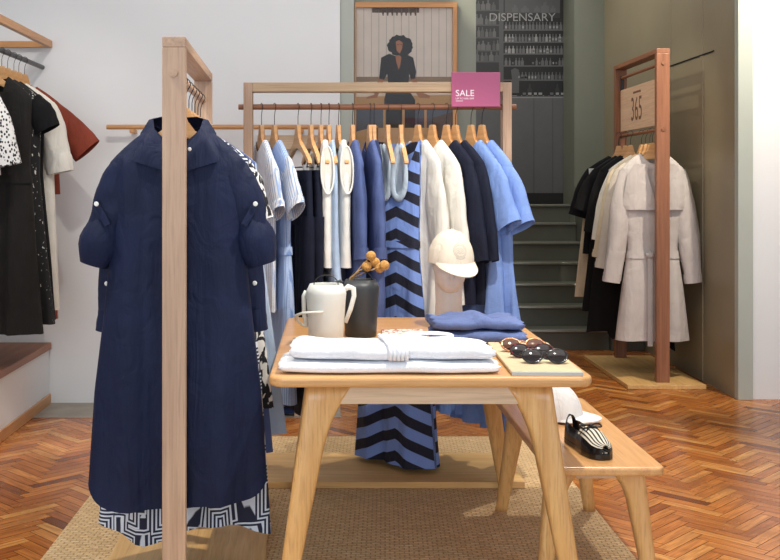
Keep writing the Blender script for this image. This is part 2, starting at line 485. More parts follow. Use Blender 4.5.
class Body:
    """front/back surface of a hanging garment; local x = width, -y = front, z = 0 at the neck"""
    def __init__(s, W, neck=0.07, drop=0.055, fneck=0.05, rows=(), amp=0.012, k=26.0, seed=0, hem=None, sup=0.75, flare_x=0.3):
        s.W, s.neck, s.drop, s.fneck, s.amp, s.k, s.hem, s.sup, s.fx = W, neck, drop, fneck, amp, k, hem, sup, flare_x
        s.rows = list(rows)
        r = random.Random(seed)
        s.ph = [r.random() * 6.28 for _ in range(6)]
        s.kk = [k * (0.55 + 0.9 * r.random()) for _ in range(3)]
        s.zt, s.zb = s.rows[0][0], s.rows[-1][0]
    def dims(s, z):
        rw = s.rows
        if z >= rw[0][0]: return rw[0][1], rw[0][2]
        for (za, xa, ya), (zb, xb, yb) in zip(rw, rw[1:]):
            if z >= zb:
                t = (za - z) / (za - zb)
                return xa + (xb - xa) * t, ya + (yb - ya) * t
        return rw[-1][1], rw[-1][2]
    def fold(s, x, z, side):
        t = max(0, min(1, (s.zt - z) / max(0.01, s.zt - s.zb)))
        a = s.amp * (0.15 + 0.85 * t)
        q = side * 1.3
        return a * (0.55 * math.sin(s.kk[0] * x + s.ph[0] + q + 1.5 * t) + 0.3 * math.sin(s.kk[1] * 1.7 * x + s.ph[1] - q) + 0.25 * math.sin(9 * z + s.ph[2] + 4 * x))
    def pt(s, a, z):
        hx, hy = s.dims(z)
        ca, sa = math.cos(a), math.sin(a)
        x = hx * math.copysign(abs(ca) ** s.sup, ca)
        yb = hy * math.copysign(abs(sa) ** s.sup, sa)
        y = yb + s.fold(x, z, 1 if sa > 0 else -1) * (abs(sa) ** 0.6)
        return x, y
    def front(s, x, z):
        hx, hy = s.dims(z)
        c = min(0.98, abs(x) / hx) ** (1 / s.sup)
        sa = math.sqrt(1 - c * c)
        y = -hy * sa ** s.sup
        # shoulders region thins towards the neck
        return y + s.fold(x, z, -1) * sa ** 0.6
    def mesh(s, n=56, m=30):
        mb = MB(); rows = []; uvs = []
        hx0, hy0 = s.dims(s.zt)
        S = 6
        for i in range(S):
            t = i / S
            row = []; uv = []
            for q in range(n):
                a = 2 * PI * q / n
                ca, sa = math.cos(a), math.sin(a)
                hx = s.neck + (hx0 - s.neck) * t
                hy = (hy0 * 0.8) + (hy0 * 0.2) * t
                x = hx * math.copysign(abs(ca) ** s.sup, ca)
                y = hy * math.copysign(abs(sa) ** s.sup, sa)
                zs = -s.drop * t + (s.zt + s.drop) * t ** 3
                zc = (-s.fneck if sa < 0 else -0.012) * (1 - t) + s.zt * t
                w = abs(ca) ** 1.3
                z = zc * (1 - w) + zs * w
                row.append((x, y, z)); uv.append((x if sa < 0 else 2 - x, z))
            rows.append(row); uvs.append(uv)
        for j in range(m + 1):
            z0 = s.zt + (s.zb - s.zt) * j / m
            row = []; uv = []
            for q in range(n):
                a = 2 * PI * q / n
                x, y = s.pt(a, z0)
                z = z0
                if s.hem: z += s.hem(x / max(0.01, s.dims(z0)[0]), math.sin(a)) * smooth(j / m) ** 3
                row.append((x, y, z)); uv.append((x + 0.6 * y * (1 if math.sin(a) < 0 else -1) if math.sin(a) < 0 else 2 - x, z))
            rows.append(row); uvs.append(uv)
        mb.loops(rows, True, uvs=uvs)
        return mb
    def patch(s, rows, off=0.006, nx=8, uvs=None):
        """cloth patch laid on the front: rows of (z, xa, xb)"""
        out = []
        for z, xa, xb in rows:
            r = []
            for i in range(nx + 1):
                x = xa + (xb - xa) * i / nx
                r.append((x, s.front(x, min(z, s.zt)) - off, z))
            out.append(r)
        return MB().loops(out, False)

def densify(rows, k=4):
    out = []
    for a, b in zip(rows, rows[1:]):
        for i in range(k):
            t = i / k
            out.append(tuple(p + (q - p) * t for p, q in zip(a, b)))
    out.append(rows[-1])
    return out

def sleeve_mesh(side, W, z0, out, L, a0, a1, b0, b1, seed=0, wr=0.006, n=22, m=18, bend=0.0, x_in=0.058, yoff=0.0, lin=0.0):
    r = random.Random(seed); ph = [r.random() * 6.28 for _ in range(4)]
    rows, uvs = [], []
    P = []
    for j in range(m + 1):
        t = j / m
        x = W - x_in + (out + x_in) * t ** (0.8 + 0.2 * lin)
        z = z0 + 0.012 - a0 * 0.35 - (L - 0.03) * t
        P.append(Vector((side * x, yoff - bend * t * t, z)))
    for j, p in enumerate(P):
        t = j / m
        T = (P[min(j + 1, m)] - P[max(j - 1, 0)]).normalized()
        Y = Vector((0, 1, 0)); Nn = T.cross(Y).normalized()
        a = a0 * (0.76 + 0.24 * min(1, t * 3)) + (a1 - a0) * t; b = (b0 + (b1 - b0) * t) * (0.8 + 0.2 * min(1, t * 4))
        row, uv = [], []
        for q in range(n):
            g = 2 * PI * q / n
            w = wr * (math.sin(3 * g + ph[0] + 4 * t) * 0.6 + math.sin(8 * t + ph[1] + 2 * g) * 0.45 + 0.2 * math.sin(21 * t + ph[2] + 3 * g))
            v = p + Nn * ((a + w) * math.cos(g)) + Y * ((b + w * 0.8) * math.sin(g))
            row.append(v); uv.append((a * math.cos(g), -t * L))
        rows.append(row); uvs.append(uv)
    return MB().loops(rows, True, uvs=uvs), P

def collar_mesh(B, neck, hy, size=1.0, vee=0.085):
    """turned-down shirt collar: stand round the neck and two pointed flaps lying on the front"""
    k = size
    half_in = [(0, hy + .004, .028), (neck * .7, hy * .75, .03), (neck * 1.0, 0.0, .022), (neck * .9, -hy * .8, -.012), (neck * .24, -hy * 1.02 - .01, -vee)]
    half_out = [(0, hy + .016, -.022), (neck * .9, hy * .85 + .01, -.026), (neck + .034 * k, 0.006, -.022), (neck + .048 * k, None, -.045 - .058 * k), (neck * .42, None, -.085 - .05 * k)]
    def fill(p):
        x, y, z = p
        return (x, (B.front(x, min(z, B.zt)) - .013) if y is None else y, z)
    def side(sg):
        rows = []
        for p, q in zip(half_in, half_out):
            p = Vector(fill(p)); q = Vector(fill(q))
            m = p.lerp(q, 0.35) + Vector((0, -0.006 if p.y < 0 else 0.004, 0.012 if p.y > -0.01 else 0.004))
            rows.append([Vector((v.x * sg, v.y, v.z)) for v in (p, m, p.lerp(q, .75) + Vector((0, -.003 if p.y < 0 else .002, .004)), q)])
        out = []
        for a, b in zip(rows, rows[1:]):
            for i in range(5):
                out.append([u.lerp(v, i / 5) for u, v in zip(a, b)])
        return out + [rows[-1]]
    l = side(-1); r = side(1)
    return MB().loops(list(reversed(l)) + r[1:], False)

HOOK_DROP = 0.152   # rod centre to the neck of a garment
_hang = {}
def hanger_meshes(kind):
    if kind in _hang: return _hang[kind]
    b = MB()
    up = [(0.0, -0.080), (0.013, -0.082), (0.0165, -0.12), (0.021, -0.146), (0.05, -0.166), (0.10, -0.196), (0.145, -0.228), (0.165, -0.246)]
    dn = [(0.166, -0.256), (0.158, -0.262), (0.13, -0.246), (0.09, -0.222), (0.045, -0.198), (0.0, -0.186)]
    right = up + dn
    pts = right + [(-x, z) for x, z in reversed(right[1:-1])]
    n = len(pts)
    vs, fs = [], []
    for th, ins in ((-0.009, 0.86), (-0.006, 1.0), (0.006, 1.0), (0.009, 0.86)):
        for x, z in pts:
            zc = -0.135 - 0.65 * abs(x) if abs(x) > 0.02 else z
            vs.append((x, th + 0.05 * x * x, zc + (z - zc) * ins))
    for k in range(3):
        fs += [(k * n + i, k * n + (i + 1) % n, (k + 1) * n + (i + 1) % n, (k + 1) * n + i) for i in range(n)]
    m2 = len(right) - 1
    for base_ in (0, 3 * n):
        # strip of quads between the upper and the lower edge, either side
        for sgn in (0, 1):
            idx = lambda q: base_ + (q if sgn == 0 else (n - q) % n)
            a, c = 0, len(right) - 1
            while c - a > 1:
                if c - a == 2:
                    fs.append((idx(a), idx(a + 1), idx(c))); break
                fs.append((idx(a), idx(a + 1), idx(c - 1), idx(c)))
                a += 1; c -= 1
    b.add(vs, fs)
    h = MB()
    pts = [(0, 0, -0.08), (0, 0, -0.045)]
    for i in range(13):
        a = R(-60 + 20 * i)
        pts.append((0.0175 * math.cos(a), 0, 0.0175 * math.sin(a)) if i > 2 else (0.0175 * math.cos(a) * (0.4 + 0.3 * i), 0, -0.03 + 0.012 * i))
    h.tube(pts, 0.0016, 6)
    ob = b.obj('arms', HANG); oh = h.obj('hook', M['wire'], smooth=True)
    res = (ob.data, oh.data)
    bpy.data.objects.remove(ob); bpy.data.objects.remove(oh)
    _hang[kind] = res
    return res
def hanger(label, loc, rz, group, clips=False):
    t = thing('clothes_hanger', label, 'hanger', loc, rz, group)
    a, h = hanger_meshes('w')
    for nm, me in (('arms', a), ('hook', h)):
        o = bpy.data.objects.new(nm, me); COL.objects.link(o); o.parent = t
    if clips:
        mb = MB().tube([(-0.15, 0, -0.272), (0.15, 0, -0.272)], 0.003, 8)
        for s in (-1, 1):
            mb.tube([(s * 0.13, 0, -0.24), (s * 0.13, 0, -0.272)], 0.002, 6)
        mb.obj('clip_bar', M['wire'], t, smooth=True)
        for s in (-1, 1):
            MB().box(s * 0.11 - 0.013, s * 0.11 + 0.013, -0.011, 0.011, -0.305, -0.262).obj('clip', M['button'], t, bevel=0.003)
    return t

def garment(name, label, cat, loc, rz, mat, W=0.2, rows=None, neck=0.07, drop=0.05, fneck=0.05, amp=0.01, k=26, seed=0, hem=None,
            sleeve=None, collar=None, placket=None, cuff=None, group=None, hanger_label=None, hgroup=None, hang=True, pockets=None, belt=None):
    """loc is the hanging point on the rod; parts are children of an Empty there"""
    t = thing(name, label, cat, loc, rz, group)
    z = -HOOK_DROP
    if drop < 0.15:
        drop = max(drop, 0.088)
        rows = [(min(rows[0][0], -drop - 0.015),) + tuple(rows[0][1:])] + list(rows[1:])
    amp = amp * 1.9
    B = Body(W, neck, drop, fneck, rows, amp, k, seed, hem)
    def P(nm, mb, m, **kw):
        kw.setdefault('smooth', True); kw.setdefault('solid', 0.0022)
        o = mb.obj(nm, m, t, **kw); o.location = (0, 0, z); return o
    P('body', B.mesh(), mat)
    hy0 = rows[0][2]
    if sleeve:
        for s in (-1, 1):
            mb, path = sleeve_mesh(s, W, -drop - 0.02, sleeve['out'], sleeve['L'], sleeve.get('a0', 0.075), sleeve.get('a1', 0.06),
                                   sleeve.get('b0', hy0 * 0.9), sleeve.get('b1', hy0 * 0.8), seed + 3 * s, sleeve.get('wr', 0.005), bend=sleeve.get('bend', 0.0), lin=sleeve.get('lin', 0.0))
            so = P('sleeve', mb, sleeve.get('mat', mat))
            if cuff:
                e = path[-1]; T = (path[-1] - path[-3]).normalized(); Nn = T.cross(Vector((0, 1, 0))).normalized()
                a, b, hgt = sleeve.get('a1', 0.06) + cuff.get('grow', 0.006), sleeve.get('b1', hy0 * 0.8) + cuff.get('grow', 0.006), cuff['h']
                rr = []
                for j in range(7):
                    q = j / 6
                    bul = cuff.get('bulge', 0.0) * math.sin(PI * q)
                    rr.append([e + T * (hgt * (q - 0.75)) + T * (cuff.get('tilt', 0) * -s * a * 0) + Nn * ((a + bul) * math.cos(g * PI / 10) * (1 + .05 * math.sin(3 * g + 5 * q))) + Vector((0, 1, 0)) * ((b + bul) * math.sin(g * PI / 10)) for g in range(20)])
                P('cuff', MB().loops(rr, True), cuff.get('mat', mat))
    if collar:
        P('collar', collar_mesh(B, neck, hy0 * 0.8, **collar), mat)
    if placket:
        zs = [B.zt - 0.0 + (B.zb + 0.02 - B.zt) * i / 14 for i in range(15)]
        pk = P('placket', B.patch([(q, -0.016, 0.016) for q in zs], 0.005, 3), placket.get('mat', mat))
        nb = placket.get('n', 7)
        for i in range(nb):
            q = B.zt - 0.03 + (placket.get('zb', B.zb * 0.75) - B.zt) * i / nb
            y = B.front(0, q) - 0.009
            bt = MB(); bt.lathe([(0.0055, 0), (0.006, 0.0015), (0.004, 0.003)], 12)
            bo = P('button', bt, placket.get('bmat', M['button']), solid=0)
            bo.rotation_euler = (R(90), 0, 0); bo.location = (0, y, q); bo.parent = pk
    if pockets:
        for s in pockets.get('sides', (-1, 1)):
            px, pz, pw, ph = pockets['x'] * s, pockets['z'], pockets['w'], pockets['h']
            P('pocket', B.patch([(pz - ph * i / 4, px - pw / 2, px + pw / 2) for i in range(5)], 0.006, 4), mat)
    if belt is not None:
        bz, bh = belt
        rr = []
        for q in (bz, bz - bh * .5, bz - bh):
            rr.append([(lambda p: (p[0] * 1.02, p[1] * 1.06 + math.copysign(.003, p[1]), q))(B.pt(2 * PI * i / 48, q)) for i in range(48)])
        P('belt', MB().loops(rr, True), mat)
    if hang:
        hanger(hanger_label or ('wooden hanger inside the ' + label), loc, rz, hgroup)
    return t, B, P

# ------------------------------------------------------------------ racks
ZR = 1.652          # rail height of the racks
def rack_along_y(name, label, x, y0, y1, zt, zrod, wood_, base, wx=0.07, ty=0.04, rz=0.0, base_x=0.53, seam=False):
    t = thing(name, label, 'rack', (x, y0, 0), rz)
    L = y1 - y0
    hw = wx / 2
    for y in (0, L):
        MB().box(-hw, hw, y - ty / 2, y + ty / 2, 0.028, zt - 0.032).obj('post', wood_['Z'], t, bevel=0.0025)
    MB().box(-hw, hw, -ty / 2, L + ty / 2, zt - 0.032, zt).obj('top_beam', wood_['Y'], t, bevel=0.0025)
    MB().tube([(0, -ty / 2 - 0.007, zrod), (0, L + ty / 2 + 0.007, zrod)], 0.0125, 16).obj('rail', wood_['Y'], t, smooth=False)
    if seam:
        for a, b in ((-0.1, 0.30), (0.303, L + 0.08)):
            MB().box(-base_x / 2, base_x / 2, a, b, 0.0, 0.028).obj('base_board', base['Y'], t, bevel=0.003)
    else:
        MB().box(-base_x / 2, base_x / 2, -0.16, L + 0.1, 0.008, 0.028 + .008).obj('base_board', base['Y'], t, bevel=0.003)
    return t
FR = rack_along_y('clothing_rack', 'pale oak clothing rack seen end on, holding the navy shirt dresses', -0.471, 3.18, 4.2, 1.747, 1.637, PALE, PLY, rz=R(2.0))
RR = rack_along_y('clothing_rack', 'tall reddish oak rack with a 365 sign panel, beside the olive wall', 2.145, 6.78, 7.76, 2.18, 1.66, RED, PLY, wx=0.085, ty=0.045, base_x=0.5, seam=True)
MB().tube([(0, -0.03, 2.085), (0, 1.01, 2.085)], 0.011, 14).obj('upper_rail', RED['Y'], RR)
for y in (0.05, 0.93):
    MB().box(-0.012, 0.012, y - 0.006, y + 0.006, 1.99, 2.1).obj('sign_bracket', M['wire'], RR, bevel=0.002)
sp = thing('sign_panel', 'pale wooden panel engraved 365, hung between posts of the tall rack', 'sign', (2.145, 6.82, 1.69))
spb = MB().box(-0.009, 0.009, 0, 0.9, 0.0, 0.305).obj('board', PANEL, sp, bevel=0.002)
text('number', '365', M['engrave'], spb, (-0.0095, 0.50, 0.145), (R(90), 0, R(-90)), 0.165, 0.25)
cap_ = MB()
for i in range(7):
    cap_.box(-0.0105, -0.009, 0.40 + i * 0.026, 0.418 + i * 0.026, 0.252, 0.266)
cap_.obj('small_lettering', M['engrave'], spb)

# the wide rack behind the table
MX0, MX1, MY, MZT = -0.364, 0.799, 4.74, 1.76
mr = thing('clothing_rack', 'wide oak clothing rack behind the table, with a pink sign on top', 'rack', (0.2135, MY, 0))
hx = (MX1 - MX0) / 2
for s in (-1, 1):
    MB().box(s * hx - 0.02, s * hx + 0.02, -0.035, 0.035, 0.036, MZT).obj('post', PALE['Z'], mr, bevel=0.0025)
MB().box(-hx + 0.02, hx - 0.02, -0.035, 0.035, MZT - 0.042, MZT).obj('top_beam', ASH['X'], mr, bevel=0.0025)
MB().tube([(-hx - 0.045, 0, ZR), (hx + 0.045, 0, ZR)], 0.0125, 16).obj('rail', RED['X'], mr)
MB().box(-hx - 0.03, hx + 0.035, -0.27, 0.22, 0.008, 0.036).obj('base_board', PLY['X'], mr, bevel=0.003)

sg = thing('sale_sign', 'pink acrylic SALE sign hooked over the wide rack', 'sign', (0.652, MY - 0.042, 1.727), 0)
sm = MB().box(-0.109, 0.109, -0.006, 0.0, -0.077, 0.077)
sgp = sm.obj('panel', M['pink'], sg, bevel=0.002)
MB().box(-0.05, 0.05, 0.0, 0.082, 0.0435, 0.0475).box(-0.05, 0.05, 0.078, 0.082, 0.01, 0.0475).obj('clip', M['pink'], sg)
text('lettering', 'SALE', M['ink'], sgp, (-0.049, -0.0065, -0.016), (R(90), 0, 0), 0.028, 0.082)
text('small_lettering', 'UP TO 50% OFF', M['ink'], sgp, (-0.049, -0.0065, -0.0405), (R(90), 0, 0), 0.0075, 0.082)
MB().box(-0.09, -0.058, -0.0072, -0.006, -0.0525, -0.0505).obj('fine_print', M['ink'], sgp)

# rail fixed to the white wall, and the frame above the side rail
wr = thing('wall_rail', 'slim oak rail on brackets along the white wall', 'rail', (-0.67, YB - 0.09, 1.64))
MB().tube([(-0.64, 0, 0), (0.65, 0, 0)], 0.014, 14).obj('bar', OAK['X'], wr)
for x in (-0.49, 0.5):
    MB().box(x - 0.014, x + 0.014, -0.014, 0.085, -0.035, -0.012).obj('bracket', OAK['Y'], wr, bevel=0.003)
MB().box(0.24, 0.655, 0.06, 0.085, -0.13, -0.045).obj('backing_board', APR['X'], wr, bevel=0.003)
sf = thing('hanging_frame', 'oak frame with a black rail high along side wall', 'frame', (-1.65, 5.0, 2.0))
MB().box(-0.03, 0.0, -3.0, 1.24, 0.115, 0.157).obj('front_beam', OAK['Y'], sf, bevel=0.002)
MB().box(-0.54, -0.03, 1.2, 1.24, 0.115, 0.15).obj('cross_beam', OAK['X'], sf, bevel=0.002)
MB().tube([(-0.06, -3.0, 0), (-0.06, 1.245, 0)], 0.014, 12).obj('rail', M['wire'], sf)
lg = thing('low_bench', 'low wooden ledge on blocks against the white wall', 'ledge', (-0.4, 5.98, 0))
MB().box(-0.36, 0.25, -0.13, 0.15, 0.085, 0.115).obj('board', OAK['X'], lg, bevel=0.003)
for x in (-0.3, 0.22):
    MB().box(x - 0.02, x + 0.02, -0.1, 0.12, 0.004, 0.085).obj('block', APR['Z'], lg, bevel=0.003)

# ------------------------------------------------------------------ clothes on the front rack
def P_on_rack(d):
    # hanging point on the end-on rack's rail, following its slight turn
    s = d - 3.18
    return (-0.471 - math.sin(R(2)) * s, 3.18 + math.cos(R(2)) * s, 1.637)
G1 = 'clothes hanging on the end-on oak rack'
H1 = 'hangers on the end-on oak rack'
tail = lambda u, sa: 0.07 * abs(u) ** 9 + 0.012 * math.sin(3 * u)
tail2 = lambda u, sa: (0.02 if u < 0 else 0.03) * abs(u) ** 3
t, B, P = garment('shirt_dress', 'long navy shirt dress with rolled tab sleeves, hanging at the front of its rack', 'dress', P_on_rack(3.285), R(2), M['navy'],
        W=0.21, rows=[(-0.115, 0.21, 0.05), (-0.22, 0.204, 0.06), (-0.38, 0.208, 0.064), (-0.55, 0.225, 0.064), (-0.85, 0.257, 0.066), (-1.18, 0.276, 0.07)],
        neck=0.078, drop=0.095, fneck=0.06, amp=0.02, k=26, seed=11, hem=tail,
        sleeve=dict(out=0.042, L=0.30, a0=0.072, a1=0.042, b0=0.048, b1=0.04, wr=0.008), cuff=dict(h=0.15, grow=0.0, bulge=0.022),
        collar=dict(size=1.15), placket=dict(n=9, bmat=M['navydark'], zb=-1.0), group=G1,
        hanger_label='wooden hanger inside the front navy shirt dress', hgroup=H1)
for s in (-1, 1):
    tb = MB().poly([(-0.010, -0.05), (0.010, -0.05), (0.010, 0.03), (0, 0.04), (-0.010, 0.03)], 0.004, 'Y', -0.002)
    o = tb.obj('sleeve_tab', M['navy'], t); o.location = (s * 0.232, -0.056, -HOOK_DROP - 0.265); o.rotation_euler = (R(-4), R(s * 30), R(s * 10))
    b = MB().lathe([(0.007, 0), (0.0075, 0.002), (0.005, 0.0035)], 14).obj('button', M['button'], t)
    b.rotation_euler = (R(90), 0, 0); b.location = (s * 0.243, -0.060, -HOOK_DROP - 0.243)
b = MB().lathe([(0.0055, 0), (0.006, 0.002), (0.004, 0.003)], 12).obj('button', M['button'], t)
b.rotation_euler = (R(90), 0, 0); b.location = (0.042, B.front(0.042, -0.12) - 0.018, -HOOK_DROP - 0.075)
t, B, P = garment('shirt_dress', 'navy shirt dress with long sleeves, hanging right behind the front one', 'dress', P_on_rack(3.40), R(2), M['navy'],
        W=0.208, rows=[(-0.115, 0.208, 0.034), (-0.35, 0.2, 0.038), (-0.6, 0.22, 0.04), (-1.15, 0.262, 0.043)], neck=0.078, drop=0.095, amp=0.01, seed=12, hem=tail,
        sleeve=dict(out=0.03, L=0.54, a0=0.08, a1=0.034, b0=0.035, b1=0.028, wr=0.006), cuff=dict(h=0.07, grow=0.003), collar={}, group=G1,
        hanger_label='wooden hanger inside the second navy shirt dress', hgroup=H1)
for s in (-1, 1):
    b = MB().lathe([(0.007, 0), (0.0075, 0.002), (0.005, 0.0035)], 14).obj('button', M['button'], t)
    b.rotation_euler = (R(90), 0, 0); b.location = (s * 0.236, -0.036, -HOOK_DROP - 0.50)
garment('long_dress', 'navy and white maze print dress whose hem shows below the navy shirt dresses', 'dress', P_on_rack(3.50), R(2), M['zebra'],
        W=0.21, rows=[(-0.10, 0.21, 0.034), (-0.4, 0.2, 0.036), (-0.8, 0.25, 0.05), (-1.325, 0.285, 0.06)], amp=0.024, k=40, seed=13, hem=lambda u, sa: 0.03 * math.sin(4 * u),
        group=G1, hanger_label='wooden hanger inside the maze print dress', hgroup=H1)
garment('printed_blouse', 'black and white leaf print blouse third behind the navy dresses', 'blouse', P_on_rack(3.62), R(-2), M['leaf'],
        W=0.215, rows=[(-0.09, 0.215, 0.034), (-0.5, 0.235, 0.036), (-0.95, 0.292, 0.036)], amp=0.01, seed=14,
        sleeve=dict(out=0.015, L=0.22, a0=0.075, a1=0.06), group=G1, hanger_label='wooden hanger inside the leaf print blouse', hgroup=H1)
garment('shirt', 'off white shirt behind the leaf print blouse', 'shirt', P_on_rack(3.73), R(0), M['offwhite'],
        W=0.2, rows=[(-0.09, 0.2, 0.034), (-0.5, 0.22, 0.036), (-0.85, 0.27, 0.036)], amp=0.01, seed=15, sleeve=dict(out=0.0, L=0.3, a0=0.06, a1=0.045), collar={}, group=G1,
        hanger_label='wooden hanger inside the off white shirt', hgroup=H1)
garment('long_dress', 'bright blue long dress, a sliver of it showing beside the navy hem', 'dress', P_on_rack(3.84), R(0), M['denim'],
        W=0.22, rows=[(-0.09, 0.22, 0.034), (-0.5, 0.22, 0.036), (-1.16, 0.285, 0.04)], amp=0.012, seed=16, group=G1,
        hanger_label='wooden hanger inside the bright blue dress', hgroup=H1)
garment('long_dress', 'pale blue grey long dress reaching past the navy dresses beside the table', 'dress', P_on_rack(3.96), R(0), M['palesky'],
        W=0.22, rows=[(-0.09, 0.22, 0.034), (-0.5, 0.25, 0.036), (-1.12, 0.335, 0.04)], amp=0.012, seed=17, group=G1,
        hanger_label='wooden hanger inside the pale blue grey dress', hgroup=H1)
garment('shirt', 'pale blue striped shirt last on the end-on rack', 'shirt', P_on_rack(4.07), R(0), M['bluestripe'],
        W=0.2, rows=[(-0.09, 0.2, 0.032), (-0.5, 0.22, 0.034), (-0.8, 0.24, 0.036)], amp=0.01, seed=18, sleeve=dict(out=0.02, L=0.3, a0=0.065, a1=0.05), collar={}, group=G1,
        hanger_label='wooden hanger inside the last striped shirt', hgroup=H1)

# ------------------------------------------------------------------ clothes on the wide rack
G2 = 'clothes on the wide rack behind the table'
H2 = 'hangers on the wide rack behind the table'
def mx(px): return (px - 330) * MY / 1050
def on_main(px): return (mx(px), MY, ZR)
A = R(-65)
garment('shirt', 'white shirt with fine blue pinstripes and short sleeves, first on the wide rack', 'shirt', on_main(261.5), R(-72), M['pinstripe'],
        W=0.205, rows=[(-0.08, 0.205, 0.024), (-0.4, 0.2, 0.027), (-0.75, 0.22, 0.03)], drop=0.045, amp=0.008, seed=21,
        sleeve=dict(out=0.06, L=0.22, a0=0.085, a1=0.075, b0=0.022, b1=0.024), cuff=dict(h=0.035), collar={}, placket=dict(n=6), group=G2,
        hanger_label='wooden hanger in the first pinstripe shirt', hgroup=H2)
garment('shirt_dress', 'pale blue pinstripe shirt dress with a tie waist, second on the wide rack', 'dress', on_main(274.5), R(-68), M['bluestripe'],
        W=0.205, rows=[(-0.08, 0.205, 0.024), (-0.45, 0.185, 0.026), (-0.75, 0.21, 0.03), (-1.15, 0.235, 0.034)], drop=0.045, amp=0.013, seed=22,
        sleeve=dict(out=0.07, L=0.21, a0=0.085, a1=0.08, b0=0.022, b1=0.024, mat=M['pinstripe']), cuff=dict(h=0.035, mat=M['pinstripe']), collar={}, placket=dict(n=8), belt=(-0.47, 0.035),
        group=G2, hanger_label='wooden hanger in the blue pinstripe dress', hgroup=H2)

def trousers(label, loc, rz, mat, L, seed, hl):
    t = thing('trousers', label, 'trousers', loc, rz, G2)
    r = random.Random(seed); ph = r.random() * 6
    z0 = -0.29
    mb = MB()
    rows = []
    for j in range(9):
        z = -0.24 * j / 8
        rows.append([((0.165 + 0.02 * j / 8) * math.copysign(abs(math.cos(a)) ** .7, math.cos(a)), (0.022 + 0.006 * j / 8) * math.sin(a) + 0.003 * math.sin(5 * a + ph), z) for a in [2 * PI * q / 36 for q in range(36)]])
    MB().loops(rows, True).obj('hip', mat, t, smooth=True, solid=0.002, loc=(0, 0, z0))
    for s in (-1, 1):
        rr = []
        for j in range(17):
            u = j / 16
            z = -0.2 - (L - 0.2) * u
            w = 0.095 + 0.012 * u
            rr.append([(s * (0.093 + 0.004 * u) + w * math.cos(a) + 0.004 * math.sin(7 * u + ph + s), 0.027 * math.sin(a) * (1 + 0.25 * math.cos(a) * math.cos(a)) + 0.004 * math.sin(3 * a + 5 * u + ph), z) for a in [2 * PI * q / 24 for q in range(24)]])
        MB().loops(rr, True).obj('leg', mat, t, smooth=True, solid=0.002, loc=(0, 0, z0))
    wb = [[((0.168) * math.copysign(abs(math.cos(a)) ** .7, math.cos(a)), 0.0245 * math.sin(a), z) for a in [2 * PI * q / 36 for q in range(36)]] for z in (0.003, -0.02, -0.04)]
    MB().loops(wb, True).obj('waistband', mat, t, smooth=True, solid=0.003, loc=(0, 0, z0))
    hanger(hl, loc, rz, H2, clips=True)
    return t
trousers('black wide leg trousers clipped beside the striped dress', on_main(298), R(-70), M['navydark'], 1.08, 31, 'wooden clip hanger holding the first black trousers')
trousers('black trousers clipped beside the white sleeveless tops', on_main(311), R(-76), M['navydark'], 0.9, 32, 'wooden clip hanger holding the second black trousers')

def tank(label, px, rz, seed, hl, mat, L=0.56):
    t, B, P = garment('sleeveless_top', label, 'top', on_main(px), rz, mat, W=0.17,
        rows=[(-0.24, 0.175, 0.03), (-0.4, 0.185, 0.03), (-L, 0.195, 0.032)], neck=0.10, drop=0.02, fneck=0.16, amp=0.007, seed=seed, group=G2, hanger_label=hl, hgroup=H2)
    # bound armhole at the near side
    for s in (-1, 1):
        pts = []
        for i in range(25):
            a = 2 * PI * i / 24
            pts.append((s * (0.172 + 0.012 * math.cos(a)), 0.028 * math.sin(a), -0.135 - 0.105 * math.cos(a) - HOOK_DROP))
        MB().tube(pts, 0.0045, 8, cap=False).obj('armhole_binding', mat, t, smooth=True)
        MB().poly([(0.025 * math.sin(2 * PI * i / 20), -0.135 - 0.1 * math.cos(2 * PI * i / 20) - HOOK_DROP) for i in range(20)], 0.002, 'X', s * 0.158).obj('inner_cloth', M['offwhite'], t)
    return t
tank('white sleeveless knit top beside the black trousers', 321, R(-80), 41, 'wooden hanger in the white knit top beside the trousers', M['white'])
tank('white sleeveless knit top beside the denim blue cardigans', 338.5, R(-78), 42, 'wooden hanger in the white knit top beside the cardigans', M['white'])
garment('long_dress', 'pale sky blue dress hanging between the two white knit tops', 'dress', on_main(329), R(-80), M['palesky'], W=0.18,
        rows=[(-0.2, 0.18, 0.02), (-0.5, 0.2, 0.024), (-0.72, 0.24, 0.026)], neck=0.09, fneck=0.12, amp=0.01, seed=43, group=G2, hanger_label='wooden hanger in the pale sky blue dress', hgroup=H2)
for px, sd, lb, hl in ((352.5, 44, 'denim blue long cardigan beside the white knit tops', 'wooden hanger in the denim blue cardigan beside the tops'),
                       (370, 45, 'denim blue long cardigan beside the chevron dress', 'wooden hanger in the denim blue cardigan beside the chevron dress')):
    garment('cardigan', lb, 'cardigan', on_main(px), R(-81), M['denim'], W=0.2, rows=[(-0.09, 0.2, 0.026), (-0.45, 0.2, 0.03), (-0.8, 0.215, 0.032)], drop=0.05, amp=0.009, seed=sd,
        sleeve=dict(out=0.015, L=0.42, a0=0.075, a1=0.055, b0=0.025, b1=0.024), cuff=dict(h=0.05), placket=dict(n=6, bmat=M['denimdark']), group=G2, hanger_label=hl, hgroup=H2)
garment('jacket', 'dark denim jacket half hidden behind the denim blue cardigans', 'jacket', on_main(374), R(-84), M['denimdark'], W=0.19, rows=[(-0.09, 0.19, 0.02), (-0.4, 0.19, 0.024), (-0.7, 0.19, 0.026)],
        amp=0.006, seed=46, sleeve=dict(out=0.0, L=0.4, a0=0.07, a1=0.05, b0=0.02, b1=0.02), collar={}, group=G2, hanger_label='wooden hanger in the dark denim jacket', hgroup=H2)
